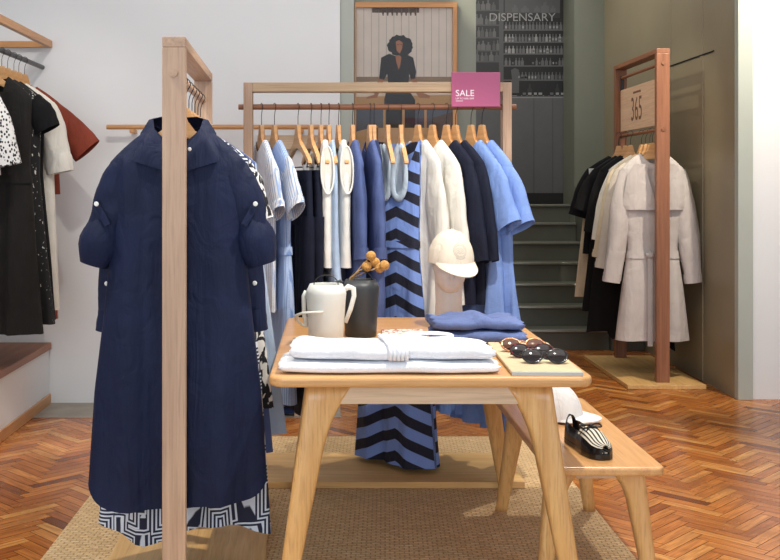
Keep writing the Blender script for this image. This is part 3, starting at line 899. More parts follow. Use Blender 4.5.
# chevron dress with pale halter straps
t, B, P = garment('halter_dress', 'navy and blue chevron striped halter dress with pale straps', 'dress', on_main(397), R(-40), M['chev'], W=0.13,
        rows=[(-0.24, 0.13, 0.035), (-0.42, 0.125, 0.04), (-0.52, 0.13, 0.042), (-0.8, 0.165, 0.055), (-1.44, 0.215, 0.085)], neck=0.128, drop=0.236, fneck=0.22, amp=0.022, k=34, seed=47,
        group=G2, hang=False, belt=(-0.45, 0.03))
for s in (-1, 1):
    pts = []
    for i in range(25):
        a = 2 * PI * i / 24
        pts.append((s * 0.044 + s * 0.004 * math.cos(a) + 0.034 * math.sin(a) * (1.0 - 0.35 * math.cos(a)), -0.045, -0.295 + 0.118 * math.cos(a)))
    MB().tube(pts, 0.0065, 8, cap=False, flat=2.4, up=(0, 1, 0)).obj('strap', M['lining'], t, smooth=True)
    cp = MB().poly([(s * 0.044 + 0.030 * math.sin(2 * PI * i / 20) * (1 - .35 * math.cos(2 * PI * i / 20)), -0.305 + 0.10 * math.cos(2 * PI * i / 20)) for i in range(20)], 0.004, 'Y', -0.044)
    cp.obj('strap_facing', M['lining'], t)
hanger('wooden hanger carrying the chevron dress strap beside the white blouse', on_main(401), R(-86), H2)
hanger('wooden hanger carrying the chevron dress strap beside the cardigan', on_main(388), R(-86), H2)
for px, sd, rz, L, lb, hl in ((418, 48, -66, 0.80, 'white blouse with tied cuffs beside the chevron dress', 'wooden hanger in the white blouse beside the chevron dress'),
                       (432.5, 49, -62, 0.72, 'white blouse beside the dark navy jackets', 'wooden hanger in the white blouse beside the navy jackets')):
    garment('blouse', lb, 'blouse', on_main(px), R(rz), M['white'], W=0.195, rows=[(-0.09, 0.195, 0.026), (-0.4, 0.195, 0.03), (-L, 0.225, 0.036)], drop=0.055, amp=0.013, k=34, seed=sd,
        sleeve=dict(out=0.02, L=0.46, a0=0.07, a1=0.075, b0=0.026, b1=0.034, wr=0.008, mat=M['offwhite']), cuff=dict(h=0.05, grow=-0.004, mat=M['offwhite']), placket=dict(n=7), group=G2, hanger_label=hl, hgroup=H2)
for px, sd, rz, lb, hl in ((446.5, 50, -62, 'dark navy jacket with pockets beside the white blouses', 'wooden hanger in the dark navy jacket beside the blouses'),
                       (455.5, 51, -60, 'dark navy jacket beside the sky blue dresses', 'wooden hanger in the dark navy jacket beside the blue dresses')):
    garment('jacket', lb, 'jacket', on_main(px), R(rz), M['navydark'], W=0.2, rows=[(-0.09, 0.2, 0.026), (-0.4, 0.2, 0.03), (-0.72, 0.21, 0.034)], drop=0.06, amp=0.007, seed=sd,
        sleeve=dict(out=0.045, L=0.44, a0=0.075, a1=0.06, b0=0.026, b1=0.026), placket=dict(n=5, bmat=M['black']), pockets=dict(x=0.09, z=-0.45, w=0.1, h=0.12), group=G2, hanger_label=hl, hgroup=H2)
for px, sd, rz, lb, hl in ((471, 52, -62, 'sky blue loose dress with short sleeves, beside the navy jackets', 'wooden hanger in the sky blue dress beside the jackets'),
                       (482, 53, -60, 'sky blue loose dress with short sleeves, last beside the rack post', 'wooden hanger in the sky blue dress beside the post')):
    garment('loose_dress', lb, 'dress', on_main(px), R(rz), M['sky'], W=0.205, rows=[(-0.1, 0.205, 0.03), (-0.4, 0.195, 0.034), (-0.8, 0.25, 0.045), (-1.25, 0.3, 0.06)], drop=0.1, amp=0.022, k=44, seed=sd,
        sleeve=dict(out=0.065, L=0.28, a0=0.075, a1=0.088, b0=0.03, b1=0.036, wr=0.005, lin=0.8), placket=dict(n=3, bmat=M['sky'], zb=-0.4), group=G2, hanger_label=hl, hgroup=H2)

# ------------------------------------------------------------------ clothes on the side rail
G3 = 'clothes on the side rail above the plinth'
H3 = 'hangers on the side rail'
def side(d): return (-1.71, d, 2.0)
def side_g(*a, **k): return garment(*a, group=G3, hgroup=H3, **k)
side_g('spotted_blouse', 'white blouse with black speckles, cut off by the edge of the photo', 'blouse', (-1.80, 5.12, 2.0), R(4), M['spot'], W=0.18,
       rows=[(-0.09, 0.18, 0.04), (-0.3, 0.18, 0.045), (-0.5, 0.19, 0.05)], amp=0.015, seed=61, sleeve=dict(out=0.03, L=0.36, a0=0.085, a1=0.08, b0=0.045, b1=0.05), hanger_label='wooden hanger in the speckled blouse')
t, B, P = side_g('wrap_dress', 'long black brown wrap dress with draped front', 'dress', side(5.33), R(-6), M['charcoal'], W=0.2,
       rows=[(-0.09, 0.2, 0.045), (-0.45, 0.19, 0.05), (-0.8, 0.22, 0.06), (-1.3, 0.26, 0.07)], neck=0.08, fneck=0.22, amp=0.022, k=44, seed=62, belt=(-0.5, 0.04), hanger_label='wooden hanger in the wrap dress')
P('front_drape', B.patch(densify([(-0.08, 0.03, 0.15), (-0.3, -0.04, 0.17), (-0.5, -0.1, 0.15)]), 0.01, 8), M['charcoal'])
side_g('printed_dress', 'black cap sleeved dress with a pale bloom print', 'dress', side(5.47), R(-4), M['bloom'], W=0.21,
       rows=[(-0.09, 0.21, 0.045), (-0.5, 0.2, 0.05), (-1.27, 0.28, 0.06)], amp=0.018, k=40, seed=63, sleeve=dict(out=0.03, L=0.17, a0=0.085, a1=0.08, b0=0.045, b1=0.045, mat=M['black']), hanger_label='wooden hanger in the bloom print dress')
side_g('long_dress', 'plain black pleated dress behind the bloom print dress', 'dress', side(5.57), R(-4), M['black'], W=0.2,
       rows=[(-0.09, 0.2, 0.04), (-0.5, 0.19, 0.045), (-1.26, 0.26, 0.055)], amp=0.02, k=60, seed=64, hanger_label='wooden hanger in the plain black dress')
side_g('shirt_dress', 'white shirt dress with a rolled sleeve beside the black dresses', 'dress', side(5.68), R(-4), M['offwhite'], W=0.22,
       rows=[(-0.09, 0.22, 0.045), (-0.5, 0.22, 0.05), (-1.22, 0.25, 0.055)], amp=0.012, k=36, seed=65, sleeve=dict(out=0.03, L=0.36, a0=0.09, a1=0.07, b0=0.045, b1=0.045), cuff=dict(h=0.1, bulge=0.003), collar={}, hanger_label='wooden hanger in the white shirt dress')
side_g('striped_dress', 'rust and grey striped dress, its hem under the white shirt dress', 'dress', side(5.77), R(-4), M['rainbow'], W=0.19,
       rows=[(-0.09, 0.19, 0.035), (-0.5, 0.19, 0.04), (-1.28, 0.22, 0.05)], amp=0.01, seed=66, hanger_label='wooden hanger in the striped dress')
side_g('blouse', 'rust red blouse with flared short sleeves nearest the white wall', 'blouse', side(5.88), R(-4), M['rust'], W=0.21,
       rows=[(-0.09, 0.21, 0.04), (-0.4, 0.19, 0.045), (-0.6, 0.2, 0.045)], amp=0.012, seed=67, sleeve=dict(out=0.15, L=0.27, a0=0.065, a1=0.09, b0=0.04, b1=0.045, lin=1.0), hanger_label='wooden hanger in the rust red blouse')

# ------------------------------------------------------------------ clothes on the tall rack
G4 = 'clothes on the tall rack with the sign panel'
H4 = 'hangers on the tall rack'
def tall(d, dx=0.0): return (2.145 + dx, d, 1.66)
def tall_g(*a, **k): return garment(*a, group=G4, hgroup=H4, **k)
t, B, P = tall_g('trench_coat', 'stone grey belted trench coat with draped lapels, front of the tall rack', 'coat', tall(6.93, -0.018), R(-3), M['trench'], W=0.205,
       rows=[(-0.11, 0.205, 0.045), (-0.3, 0.2, 0.055), (-0.62, 0.158, 0.055), (-0.9, 0.2, 0.065), (-1.23, 0.24, 0.08)], neck=0.085, fneck=0.07, amp=0.016, k=30, seed=71,
       sleeve=dict(out=0.06, L=0.74, a0=0.085, a1=0.055, b0=0.045, b1=0.042, wr=0.006), cuff=dict(h=0.06, grow=0.003), belt=(-0.64, 0.05), hanger_label='wooden hanger in the trench coat')
for s in (-1, 1):
    P('lapel', B.patch(densify([(-0.07, s * 0.045, s * 0.13), (-0.13, s * 0.05, s * 0.17), (-0.24, s * 0.02, s * 0.19), (-0.34, s * -0.005, s * 0.20), (-0.37, s * 0.005, s * 0.19)]), 0.022, 8), M['trench'], solid=0.008)
P('belt_tail', MB().box(-0.05, -0.018, -0.085, -0.081, -1.26, -0.66), M['trench'], smooth=False)
P('belt_knot', MB().lathe([(0.001, -0.025), (0.026, -0.012), (0.028, 0.01), (0.001, 0.025)], 14, (-0.034, -0.075, -0.665)), M['trench'])
tall_g('jacket', 'light beige jacket with long sleeves behind the trench coat', 'jacket', tall(7.04), R(-5), M['beige'], W=0.225,
       rows=[(-0.09, 0.225, 0.04), (-0.4, 0.22, 0.045), (-0.72, 0.225, 0.045)], amp=0.01, seed=72, sleeve=dict(out=0.07, L=0.66, a0=0.085, a1=0.06, b0=0.04, b1=0.036), cuff=dict(h=0.06), collar={}, hanger_label='wooden hanger in the beige jacket')
tall_g('shirt', 'cream shirt between the beige jacket and the black clothes', 'shirt', tall(7.14), R(-5), M['cream'], W=0.225,
       rows=[(-0.09, 0.225, 0.035), (-0.4, 0.22, 0.04), (-0.65, 0.225, 0.04)], amp=0.01, seed=73, sleeve=dict(out=0.07, L=0.6, a0=0.08, a1=0.055, b0=0.036, b1=0.034), cuff=dict(h=0.05), collar={}, hanger_label='wooden hanger in the cream shirt')
tall_g('shirt', 'off white shirt behind the cream shirt', 'shirt', tall(7.23), R(-5), M['offwhite'], W=0.22,
       rows=[(-0.09, 0.22, 0.035), (-0.4, 0.22, 0.04), (-0.62, 0.225, 0.04)], amp=0.01, seed=74, sleeve=dict(out=0.06, L=0.5, a0=0.08, a1=0.06, b0=0.036, b1=0.034), hanger_label='wooden hanger in the off white shirt on the tall rack')
tall_g('long_dress', 'black long dress with uneven hem behind the pale shirts', 'dress', tall(7.32, -.05), R(-8), M['black'], W=0.21,
       rows=[(-0.09, 0.21, 0.035), (-0.5, 0.22, 0.045), (-1.26, 0.30, 0.05)], amp=0.014, seed=75, hem=lambda u, sa: -0.10 * u * u + 0.12 * (u < -0.5) * abs(u), sleeve=dict(out=0.05, L=0.45, a0=0.08, a1=0.06, b0=0.034, b1=0.034), hanger_label='wooden hanger in the black dress with uneven hem')
tall_g('long_dress', 'black long sleeved dress second behind the pale shirts', 'dress', tall(7.41, -.06), R(-8), M['black'], W=0.22,
       rows=[(-0.09, 0.22, 0.035), (-0.5, 0.23, 0.04), (-1.1, 0.30, 0.045)], amp=0.014, seed=76, sleeve=dict(out=0.07, L=0.3, a0=0.085, a1=0.07, b0=0.034, b1=0.034), hanger_label='wooden hanger in the second black dress')
t, B, P = tall_g('blouse', 'black short sleeved blouse with a white collar facing', 'blouse', tall(7.50, -.085), R(-8), M['black'], W=0.215,
       rows=[(-0.09, 0.225, 0.035), (-0.5, 0.23, 0.04), (-0.7, 0.25, 0.045)], amp=0.012, seed=77, sleeve=dict(out=0.06, L=0.34, a0=0.09, a1=0.08, b0=0.034, b1=0.036), hanger_label='wooden hanger in the black blouse with white facing')
P('white_facing', B.patch(densify([(-0.09, -0.21, -0.12), (-0.2, -0.205, -0.15), (-0.26, -0.2, -0.185)]), 0.012, 6), M['white'])
tall_g('long_coat', 'cream long coat at the stair end of the tall rack', 'coat', tall(7.61, -.05), R(-8), M['cream'], W=0.225,
       rows=[(-0.09, 0.225, 0.035), (-0.5, 0.26, 0.04), (-1.02, 0.315, 0.045)], amp=0.01, seed=78, sleeve=dict(out=0.03, L=0.3, a0=0.07, a1=0.05, b0=0.034, b1=0.034), hanger_label='wooden hanger in the cream long coat')

# ------------------------------------------------------------------ table and bench
def rounded_rect(x0, x1, y0, y1, r, n=8):
    pts = []
    for cx, cy, a0 in ((x1 - r, y1 - r, 0), (x0 + r, y1 - r, 90), (x0 + r, y0 + r, 180), (x1 - r, y0 + r, 270)):
        for i in range(n + 1):
            a = R(a0 + 90 * i / n)
            pts.append((cx + r * math.cos(a), cy + r * math.sin(a)))
    return pts
def splay_leg(name, mat, parent, top, foot, w_top, w_bot, inner):
    """tapered leg that widens into a rounded bracket towards `inner` (unit x direction) at the top"""
    mb = MB(); rows = []
    n = 14
    for j in range(n + 1):
        t = j / n
        c = Vector(top).lerp(Vector(foot), t)
        w = w_top + (w_bot - w_top) * t
        fl = 0.055 * max(0, 1 - t / 0.30) ** 2.2
        xa, xb = c.x - w / 2, c.x + w / 2
        if inner > 0: xb += fl
        else: xa -= fl
        dpt = w * 0.85 / 2
        r = min(0.016, w * .3)
        pts = []
        for cx, cy, a0 in ((xb - r, c.y + dpt - r, 0), (xa + r, c.y + dpt - r, 90), (xa + r, c.y - dpt + r, 180), (xb - r, c.y - dpt + r, 270)):
            for i in range(4):
                a = R(a0 + 30 * i)
                pts.append((cx + r * math.cos(a), cy + r * math.sin(a), c.z))
        rows.append(pts)
    mb.loops(rows, True, True, True)
    return mb.obj(name, mat, parent, smooth=True)

TX0, TX1, TY0, TY1, TZ = -0.182, 0.780, 3.087, 4.494, 0.735
tb = thing('oak_table', 'oak display table with splayed legs in middle of the shop', 'table', ((TX0 + TX1) / 2, (TY0 + TY1) / 2, 0))
hxw, hyw = (TX1 - TX0) / 2, (TY1 - TY0) / 2
MB().poly(rounded_rect(-hxw, hxw, -hyw, hyw, 0.05), 0.032, 'Z', TZ - 0.032).obj('tabletop', TBL['X'], tb, bevel=0.011, seg=4)
ap = MB()
MB().box(-0.29, 0.29, -hyw + 0.075, -hyw + 0.097, TZ - 0.095, TZ - 0.032).obj('apron', APR['X'], tb, bevel=0.002)
MB().box(-0.29, 0.29, hyw - 0.097, hyw - 0.075, TZ - 0.095, TZ - 0.032).obj('apron', APR['X'], tb, bevel=0.002)
for s in (-1, 1):
    MB().box(s * 0.335 - 0.011, s * 0.335 + 0.011, -hyw + 0.14, hyw - 0.14, TZ - 0.095, TZ - 0.032).obj('apron', APR['Y'], tb, bevel=0.002)
for sx in (-1, 1):
    for sy in (-1, 1):
        splay_leg('leg', LEG['Z'], tb, (sx * 0.325, sy * (hyw - 0.11), TZ - 0.033), (sx * 0.442, sy * (hyw - 0.055), 0.008), 0.092, 0.05, -sx)

BX0, BX1, BY0, BY1, BZ = 0.675, 1.035, 3.23, 4.30, 0.43
bn = thing('oak_bench', 'narrow oak bench with splayed legs tucked beside the table', 'bench', ((BX0 + BX1) / 2, (BY0 + BY1) / 2, 0))
bhx, bhy = (BX1 - BX0) / 2, (BY1 - BY0) / 2
MB().poly(rounded_rect(-bhx, bhx, -bhy, bhy, 0.03), 0.028, 'Z', BZ - 0.028).obj('seat', TBL['Y'], bn, bevel=0.008, seg=3)
for s in (-1, 1):
    MB().box(-0.08, 0.08, s * (bhy - 0.16) - 0.01, s * (bhy - 0.16) + 0.01, BZ - 0.075, BZ - 0.028).obj('apron', APR['X'], bn, bevel=0.002)
    for q in (-1, 1):
        splay_leg('leg', LEG['Z'], bn, (q * 0.118, s * (bhy - 0.17), BZ - 0.03), (q * 0.175, s * (bhy - 0.13), 0.008), 0.075, 0.045, -q)

# ------------------------------------------------------------------ things on the table
def folded(name, label, cat, loc, w, d, h, mat, seed, rz=0, group=None, amp=0.004, lobes=False):
    """cloth folded over twice: rounded fold to the front, soft layers at the ends"""
    r = random.Random(seed); ph = [r.random() * 6.28 for _ in range(5)]
    t = thing(name, label, cat, loc, rz, group)
    def layer(z0, hh, ww, dd, yo):
        rows = []
        nx, nc = 36, 30
        for i in range(nx + 1):
            u = -1 + 2 * i / nx
            e = max(0.0, 1 - abs(u) ** 12) ** 0.5
            row = []
            for q in range(nc):
                a = 2 * PI * q / nc
                cy, cz = math.cos(a), math.sin(a)
                y = dd / 2 * math.copysign(abs(cy) ** 0.5, cy) * (0.9 + 0.1 * e)
                zz = hh / 2 * math.copysign(abs(cz) ** 0.8, cz) * (0.55 + 0.45 * e)
                wob = amp * (math.sin(5 * u + ph[0] + 2 * y / dd) + 0.6 * math.sin(11 * u + ph[1])) * (0.3 + 0.7 * max(0, cz))
                x = ww / 2 * u + 0.006 * math.sin(6 * a + ph[2]) * abs(u) ** 6
                row.append((x, yo + y + 0.004 * math.sin(7 * u + ph[3]), max(0.0, z0 + hh / 2 + zz + wob)))
            rows.append(row)
        return MB().loops(rows, True, True, True)
    if lobes:
        layer(0, h, w, d * 0.6, -d * 0.2).obj('front_fold', mat, t, smooth=True)
        layer(0, h * 1.02, w * 0.985, d * 0.6, d * 0.2).obj('rear_fold', mat, t, smooth=True)
        return t
    layer(0, h * 0.52, w, d, 0).obj('lower_fold', mat, t, smooth=True)
    layer(h * 0.47, h * 0.55, w * 0.985, d * 0.97, -0.004).obj('upper_fold', mat, t, smooth=True)
    return t
GW = 'folded white knits at front of the table'
f1 = folded('folded_jumper', 'folded white knit at the bottom of the white stack', 'jumper', (0.178, 3.235, TZ + 0.001), 0.655, 0.23, 0.036, M['towel'], 1, group=GW, amp=0.002, lobes=True)
f2 = folded('folded_jumper', 'folded white knit on top of the white stack', 'jumper', (0.188, 3.238, TZ + 0.039), 0.61, 0.21, 0.046, M['towel'], 2, group=GW, amp=0.005, lobes=True)
band = MB()
for x in (-0.02, -0.008, 0.004, 0.016, 0.028):
    band.tube([(x + .012, -0.106, 0.004), (x + 0.013, -0.113, 0.024), (x + .01, -0.1, 0.045), (x, 0.0, 0.052), (x - 0.012, 0.09, 0.05)], 0.0065, 8)
band.obj('ribbed_band', M['towel'], f2, smooth=True)
MB().tube([(0.12 + 0.075 * math.cos(a), 0.055 + 0.035 * math.sin(a), 0.053 + 0.004 * math.sin(a)) for a in [2 * PI * i / 28 for i in range(29)]], 0.006, 8, cap=False).obj('neck_loop', M['towel'], f2, smooth=True)
GB = 'folded blue knits on the table'
folded('folded_jumper', 'folded denim blue knit at the bottom, beside the mannequin head', 'jumper', (0.535, 3.85, TZ + 0.001), 0.335, 0.26, 0.042, M['jeans'], 3, R(-3), GB, 0.003, lobes=True)
folded('folded_jumper', 'folded denim blue knit on top, beside the mannequin head', 'jumper', (0.527, 3.855, TZ + 0.046), 0.325, 0.25, 0.04, M['jeans'], 4, R(2), GB, 0.007, lobes=True)

def jug(label, loc, rz, mat, h, r, full=True):
    t = thing('tall_jug', label, 'jug', loc, rz)
    MB().lathe([(r * 0.80, 0), (r * 0.84, 0.004), (r * 0.88, h * 0.3), (r * 0.96, h * 0.7), (r * 1.0, h * 0.84), (r * 0.985, h * 0.88), (r * 0.80, h), (r * 0.77, h * 0.995), (r * 0.90, h * 0.86), (r * 0.8, h * 0.2), (r * 0.0 + 0.001, h * 0.19)], 40, cap1=False).obj('vessel', mat, t, smooth=True)
    side = MB().tube([(r * 0.9, 0, h * 0.90), (r * 1.1, 0, h * 0.95), (r * 1.35, 0, h * 0.92), (r * 1.38, 0, h * 0.8), (r * 1.2, 0, h * 0.58), (r * 0.95, 0, h * 0.36)], [0.004, 0.005, 0.0045, 0.004, 0.004, 0.0035], 10, flat=2.2, up=(0, 1, 0))
    side.obj('handle', mat, t, smooth=True)
    if full: MB().tube([(-r * 0.97, 0, h * 0.88), (-r * 1.1, 0, h * 0.8), (-r * 1.08, 0, h * 0.5), (-r * 0.95, 0, h * 0.3)], 0.005, 8, flat=1.6, up=(0, 1, 0)).obj('side_strap', mat, t, smooth=True)
    if full: MB().tube([(-r * 0.15, -r * 0.9, h * 0.57), (-r * 0.55, -r * 1.05, h * 0.575), (-r * 1.1, -r * 0.95, h * 0.56), (-r * 1.45, -r * 0.5, h * 0.5), (-r * 1.42, -r * 0.1, h * 0.4), (-r * 1.15, 0, h * 0.32), (-r * 0.9, 0, h * 0.3)], 0.0045, 8, flat=1.8, up=(0, 0, 1)).obj('loop', mat, t, smooth=True)
    MB().tube([(r * 0.6 * math.cos(R(i * 12)), 0.0, h * 0.985 + 0.034 * math.sin(R(i * 12))) for i in range(16)], 0.0018, 6).obj('wire_handle', M['wire'], t, smooth=True)
    return t
jug('white tapered jug with looped side handles on the table', (-0.014, 3.72, TZ), 0, M['jugw'], 0.215, 0.072)
jug('charcoal black jug standing behind the white jug', (0.115, 3.93, TZ), R(178), M['jugb'], 0.212, 0.07, False)
GF = 'dried flowers in the charcoal jug'
for i, (x, z, dy) in enumerate(((0.137, 0.995, 0.0), (0.170, 1.008, 0.03), (0.153, 1.035, -0.01), (0.186, 0.988, 0.02), (0.203, 1.0, -0.01))):
    t = thing('dried_flower', 'dried ochre globe flower leaning out of the charcoal jug', 'flower', (0.10, 3.93, TZ + 0.08), 0, GF)
    hd = Vector((x - 0.10, dy, z - TZ - 0.08))
    rim = Vector((-0.026 + 0.004 * i, -0.01 + 0.005 * i, 0.138))
    MB().tube([(-0.02, 0, 0), (-0.03, 0.0, 0.08), tuple(rim), tuple(rim.lerp(hd, .5) + Vector((0, 0, .004))), tuple(hd)], 0.0018, 6).obj('stem', M['stem'], t, smooth=True)
    b = MB().lathe([(0.0005, -0.019)] + [(0.019 * math.sin(R(a)), -0.019 * math.cos(R(a))) for a in range(20, 180, 20)] + [(0.0005, 0.019)], 16, tuple(hd)).obj('bloom', M['bloomball'], t, smooth=True)

cd = MB().poly(rounded_rect(-0.08, 0.08, -0.13, 0.13, 0.01), 0.006, 'Z', 0.0).obj('patterned_card', M['cardprint'], bevel=0.001, loc=(0.278, 3.94, TZ + 0.001))
tag(cd, 'pale card with a brown pattern lying between black jug and white stack', 'card')

def cap_parts(t, cloth, brim_drop=0.02):
    rx, ry, h = 0.088, 0.1, 0.125
    rows = []
    for j in range(13):
        a = R(90 * j / 12)
        rr = math.cos(a) ** 0.92 if j < 12 else 0.002
        z = h * math.sin(a) ** 1.0
        rows.append([(rx * rr * math.cos(q * PI / 24), ry * rr * math.sin(q * PI / 24), z) for q in range(48)])
    crown = MB().loops(rows, True).obj('crown', cloth, t, smooth=True, solid=0.003)
    br = []
    for j in range(7):
        u = j / 6
        row = []
        for q in range(25):
            a = R(208 + 124 * q / 24)
            s = (q - 12) / 12
            ext = 0.07 * u * math.cos(s * PI / 2) ** 0.6
            x = (rx + 0.002) * math.cos(a) * (1 + 0.03 * u)
            y = (ry + 0.002) * math.sin(a) - ext
            row.append((x, y, 0.006 - brim_drop * u * math.cos(s * PI / 2) ** 0.6 - 0.006 * u * s * s))
        br.append(row)
    MB().loops(br, False).obj('brim', cloth, t, smooth=True, solid=0.005)
    MB().lathe([(0.008, -0.002), (0.0085, 0.002), (0.005, 0.005), (0.0005, 0.006)], 14, (0, 0, h)).obj('top_button', cloth, crown, smooth=True)
    sm_ = MB()
    for q in range(6):
        az = R(30 + 60 * q)
        sm_.tube([(rx * (math.cos(R(e)) ** .92 if e < 88 else .02) * math.cos(az) * 1.012, ry * (math.cos(R(e)) ** .92 if e < 88 else .02) * math.sin(az) * 1.012, h * math.sin(R(e)) * 1.005 + .0015) for e in range(2, 90, 8)], 0.0012, 5)
    sm_.obj('seam', cloth, crown, smooth=True)
    return rx, ry, h, crown

hs = thing('mannequin_head', 'pale mannequin head on a tall neck wearing a cap', 'mannequin', (0.475, 4.2, TZ))
MB().lathe([(0.062, 0), (0.062, 0.01), (0.056, 0.03), (0.053, 0.10), (0.055, 0.18), (0.06, 0.24), (0.055, 0.27), (0.03, 0.28)], 32).obj('neck', M['headw'], hs, smooth=True)
hp = [(0.002, 0.137)] + [((0.074 * math.sin(R(a)) ** 0.85) * (0.8 + 0.2 * (1 - math.cos(R(a))) / 2 + .0), 0.235 - 0.098 * math.cos(R(a))) for a in range(15, 180, 15)] + [(0.002, 0.333)]
ho = MB().lathe(hp, 32, (0, -0.045, 0), 1.0, 1.15).obj('head', M['headw'], hs, smooth=True)
nose = MB().lathe([(0.002, 0.03), (0.008, 0.012), (0.011, -0.004), (0.006, -0.012)], 10, (0, -0.118, 0.205)).obj('nose', M['headw'], hs, smooth=True)
c1 = thing('baseball_cap', 'cream baseball cap with stitched round emblem on the mannequin head', 'cap', (0.477, 4.15, TZ + 0.262), R(16))
c1.rotation_euler = (R(6), 0, R(16))
rx, ry, h, crown1 = cap_parts(c1, M['capcloth'], 0.036)
em = MB()
def on_crown(x, z):
    e = math.asin(min(.99, z / h)); rr = math.cos(e) ** 0.92
    return -ry * rr * math.sqrt(max(0.0, 1 - (x / (rx * rr)) ** 2)) - 0.0015
for rad in (0.021, 0.026):
    em.tube([(rad * math.cos(a), on_crown(rad * math.cos(a), 0.058 + rad * math.sin(a)), 0.058 + rad * math.sin(a)) for a in [2 * PI * i / 24 for i in range(25)]], 0.0012, 5, cap=False)
for dz in (-0.008, 0.0, 0.008):
    em.tube([(x / 1000, on_crown(x / 1000, 0.058 + dz + 0.003 * math.sin(x * .5)), 0.058 + dz + 0.003 * math.sin(x * .5)) for x in range(-16, 17, 2)], 0.0013, 5)
em.tube([(x / 1000, on_crown(x / 1000, 0.027), 0.027 + 0.00002 * x * x) for x in range(-18, 19, 3)], 0.0015, 5)
em.obj('emblem', M['stitch'], crown1, smooth=True)
c2 = thing('baseball_cap', 'white baseball cap lying on the bench behind the shoe', 'cap', (0.838, 3.9, BZ + 0.012), R(55))
c2.rotation_euler = (R(-4), R(-4), R(58))
cap_parts(c2, M['capwhite'], 0.012)

# tray and sunglasses
ty = thing('display_board', 'thin linen covered board under the sunglasses at table corner', 'board', (0.65, 3.392, TZ), R(-1.5))
MB().box(-0.105, 0.105, -0.285, 0.29, 0.0025, 0.014).obj('linen_top', M['linen'], ty, bevel=0.003)
MB().box(-0.105, 0.105, -0.291, -0.285, 0.0005, 0.012).obj('front_edge', M['boardedge'], ty, bevel=0.001)
def sunglasses(label, loc, rz, fm, lm, sc=1.07, rim=0.0032, ry=0.0225):
    t = thing('sunglasses', label, 'sunglasses', loc, rz, 'sunglasses on the linen board')
    t.scale = (sc, sc, sc)
    tilt = Matrix.Rotation(R(-42), 4, 'X')
    def rp(cx, a, r1, r2, y=0.0):
        return tilt @ Vector((cx + r1 * math.cos(a) * (1 + .08 * math.sin(a)), y, 0.0245 + r2 * math.sin(a)))
    fr = MB()
    for s in (-1, 1):
        fr.tube([rp(s * 0.036, 2 * PI * i / 28, 0.028, ry) for i in range(29)], rim, 8, cap=False)
        ln = MB()
        ring = [rp(s * 0.036, 2 * PI * i / 24, 0.0265, ry - 0.001, -0.001) for i in range(24)]
        ring2 = [rp(s * 0.036, 2 * PI * i / 24, 0.015, ry * .55, -0.004) for i in range(24)]
        ln.loops([ring, ring2], True, False, True)
        ln.obj('lens', lm, t, smooth=True, solid=0.0015)
    fr.tube([tilt @ Vector((x / 1000, 0, 0.032 + 0.004 * math.cos(x / 9))) for x in range(-10, 11, 2)], rim, 8)
    fr.obj('frame', fm, t, smooth=True)
    for s in (-1, 1):
        e = tilt @ Vector((s * 0.066, 0, 0.034))
        MB().tube([e, e + Vector((s * 0.003, 0.006, -0.002)), Vector((s * 0.05, 0.034 + .006 * (s + 1), 0.012)), Vector((-s * 0.02, 0.036 + .006 * (s + 1), 0.006)), Vector((-s * 0.058, 0.03 + .006 * (s + 1), 0.004))], 0.0026, 8).obj('temple', fm, t, smooth=True)
    return t
zt_ = TZ + 0.017
sunglasses('black framed sunglasses nearest front edge of the linen board', (0.662, 3.225, zt_), R(-4), M['frameblk'], M['lensdark'])
sunglasses('dark red tortoise sunglasses between the other two pairs', (0.645, 3.335, zt_), R(3), M['framered'], M['lensdark'])
sunglasses('rose gold rimmed sunglasses at back of the linen board', (0.637, 3.45, zt_), R(-2), M['gold'], M['lensbrown'], 1.1, 0.0028)

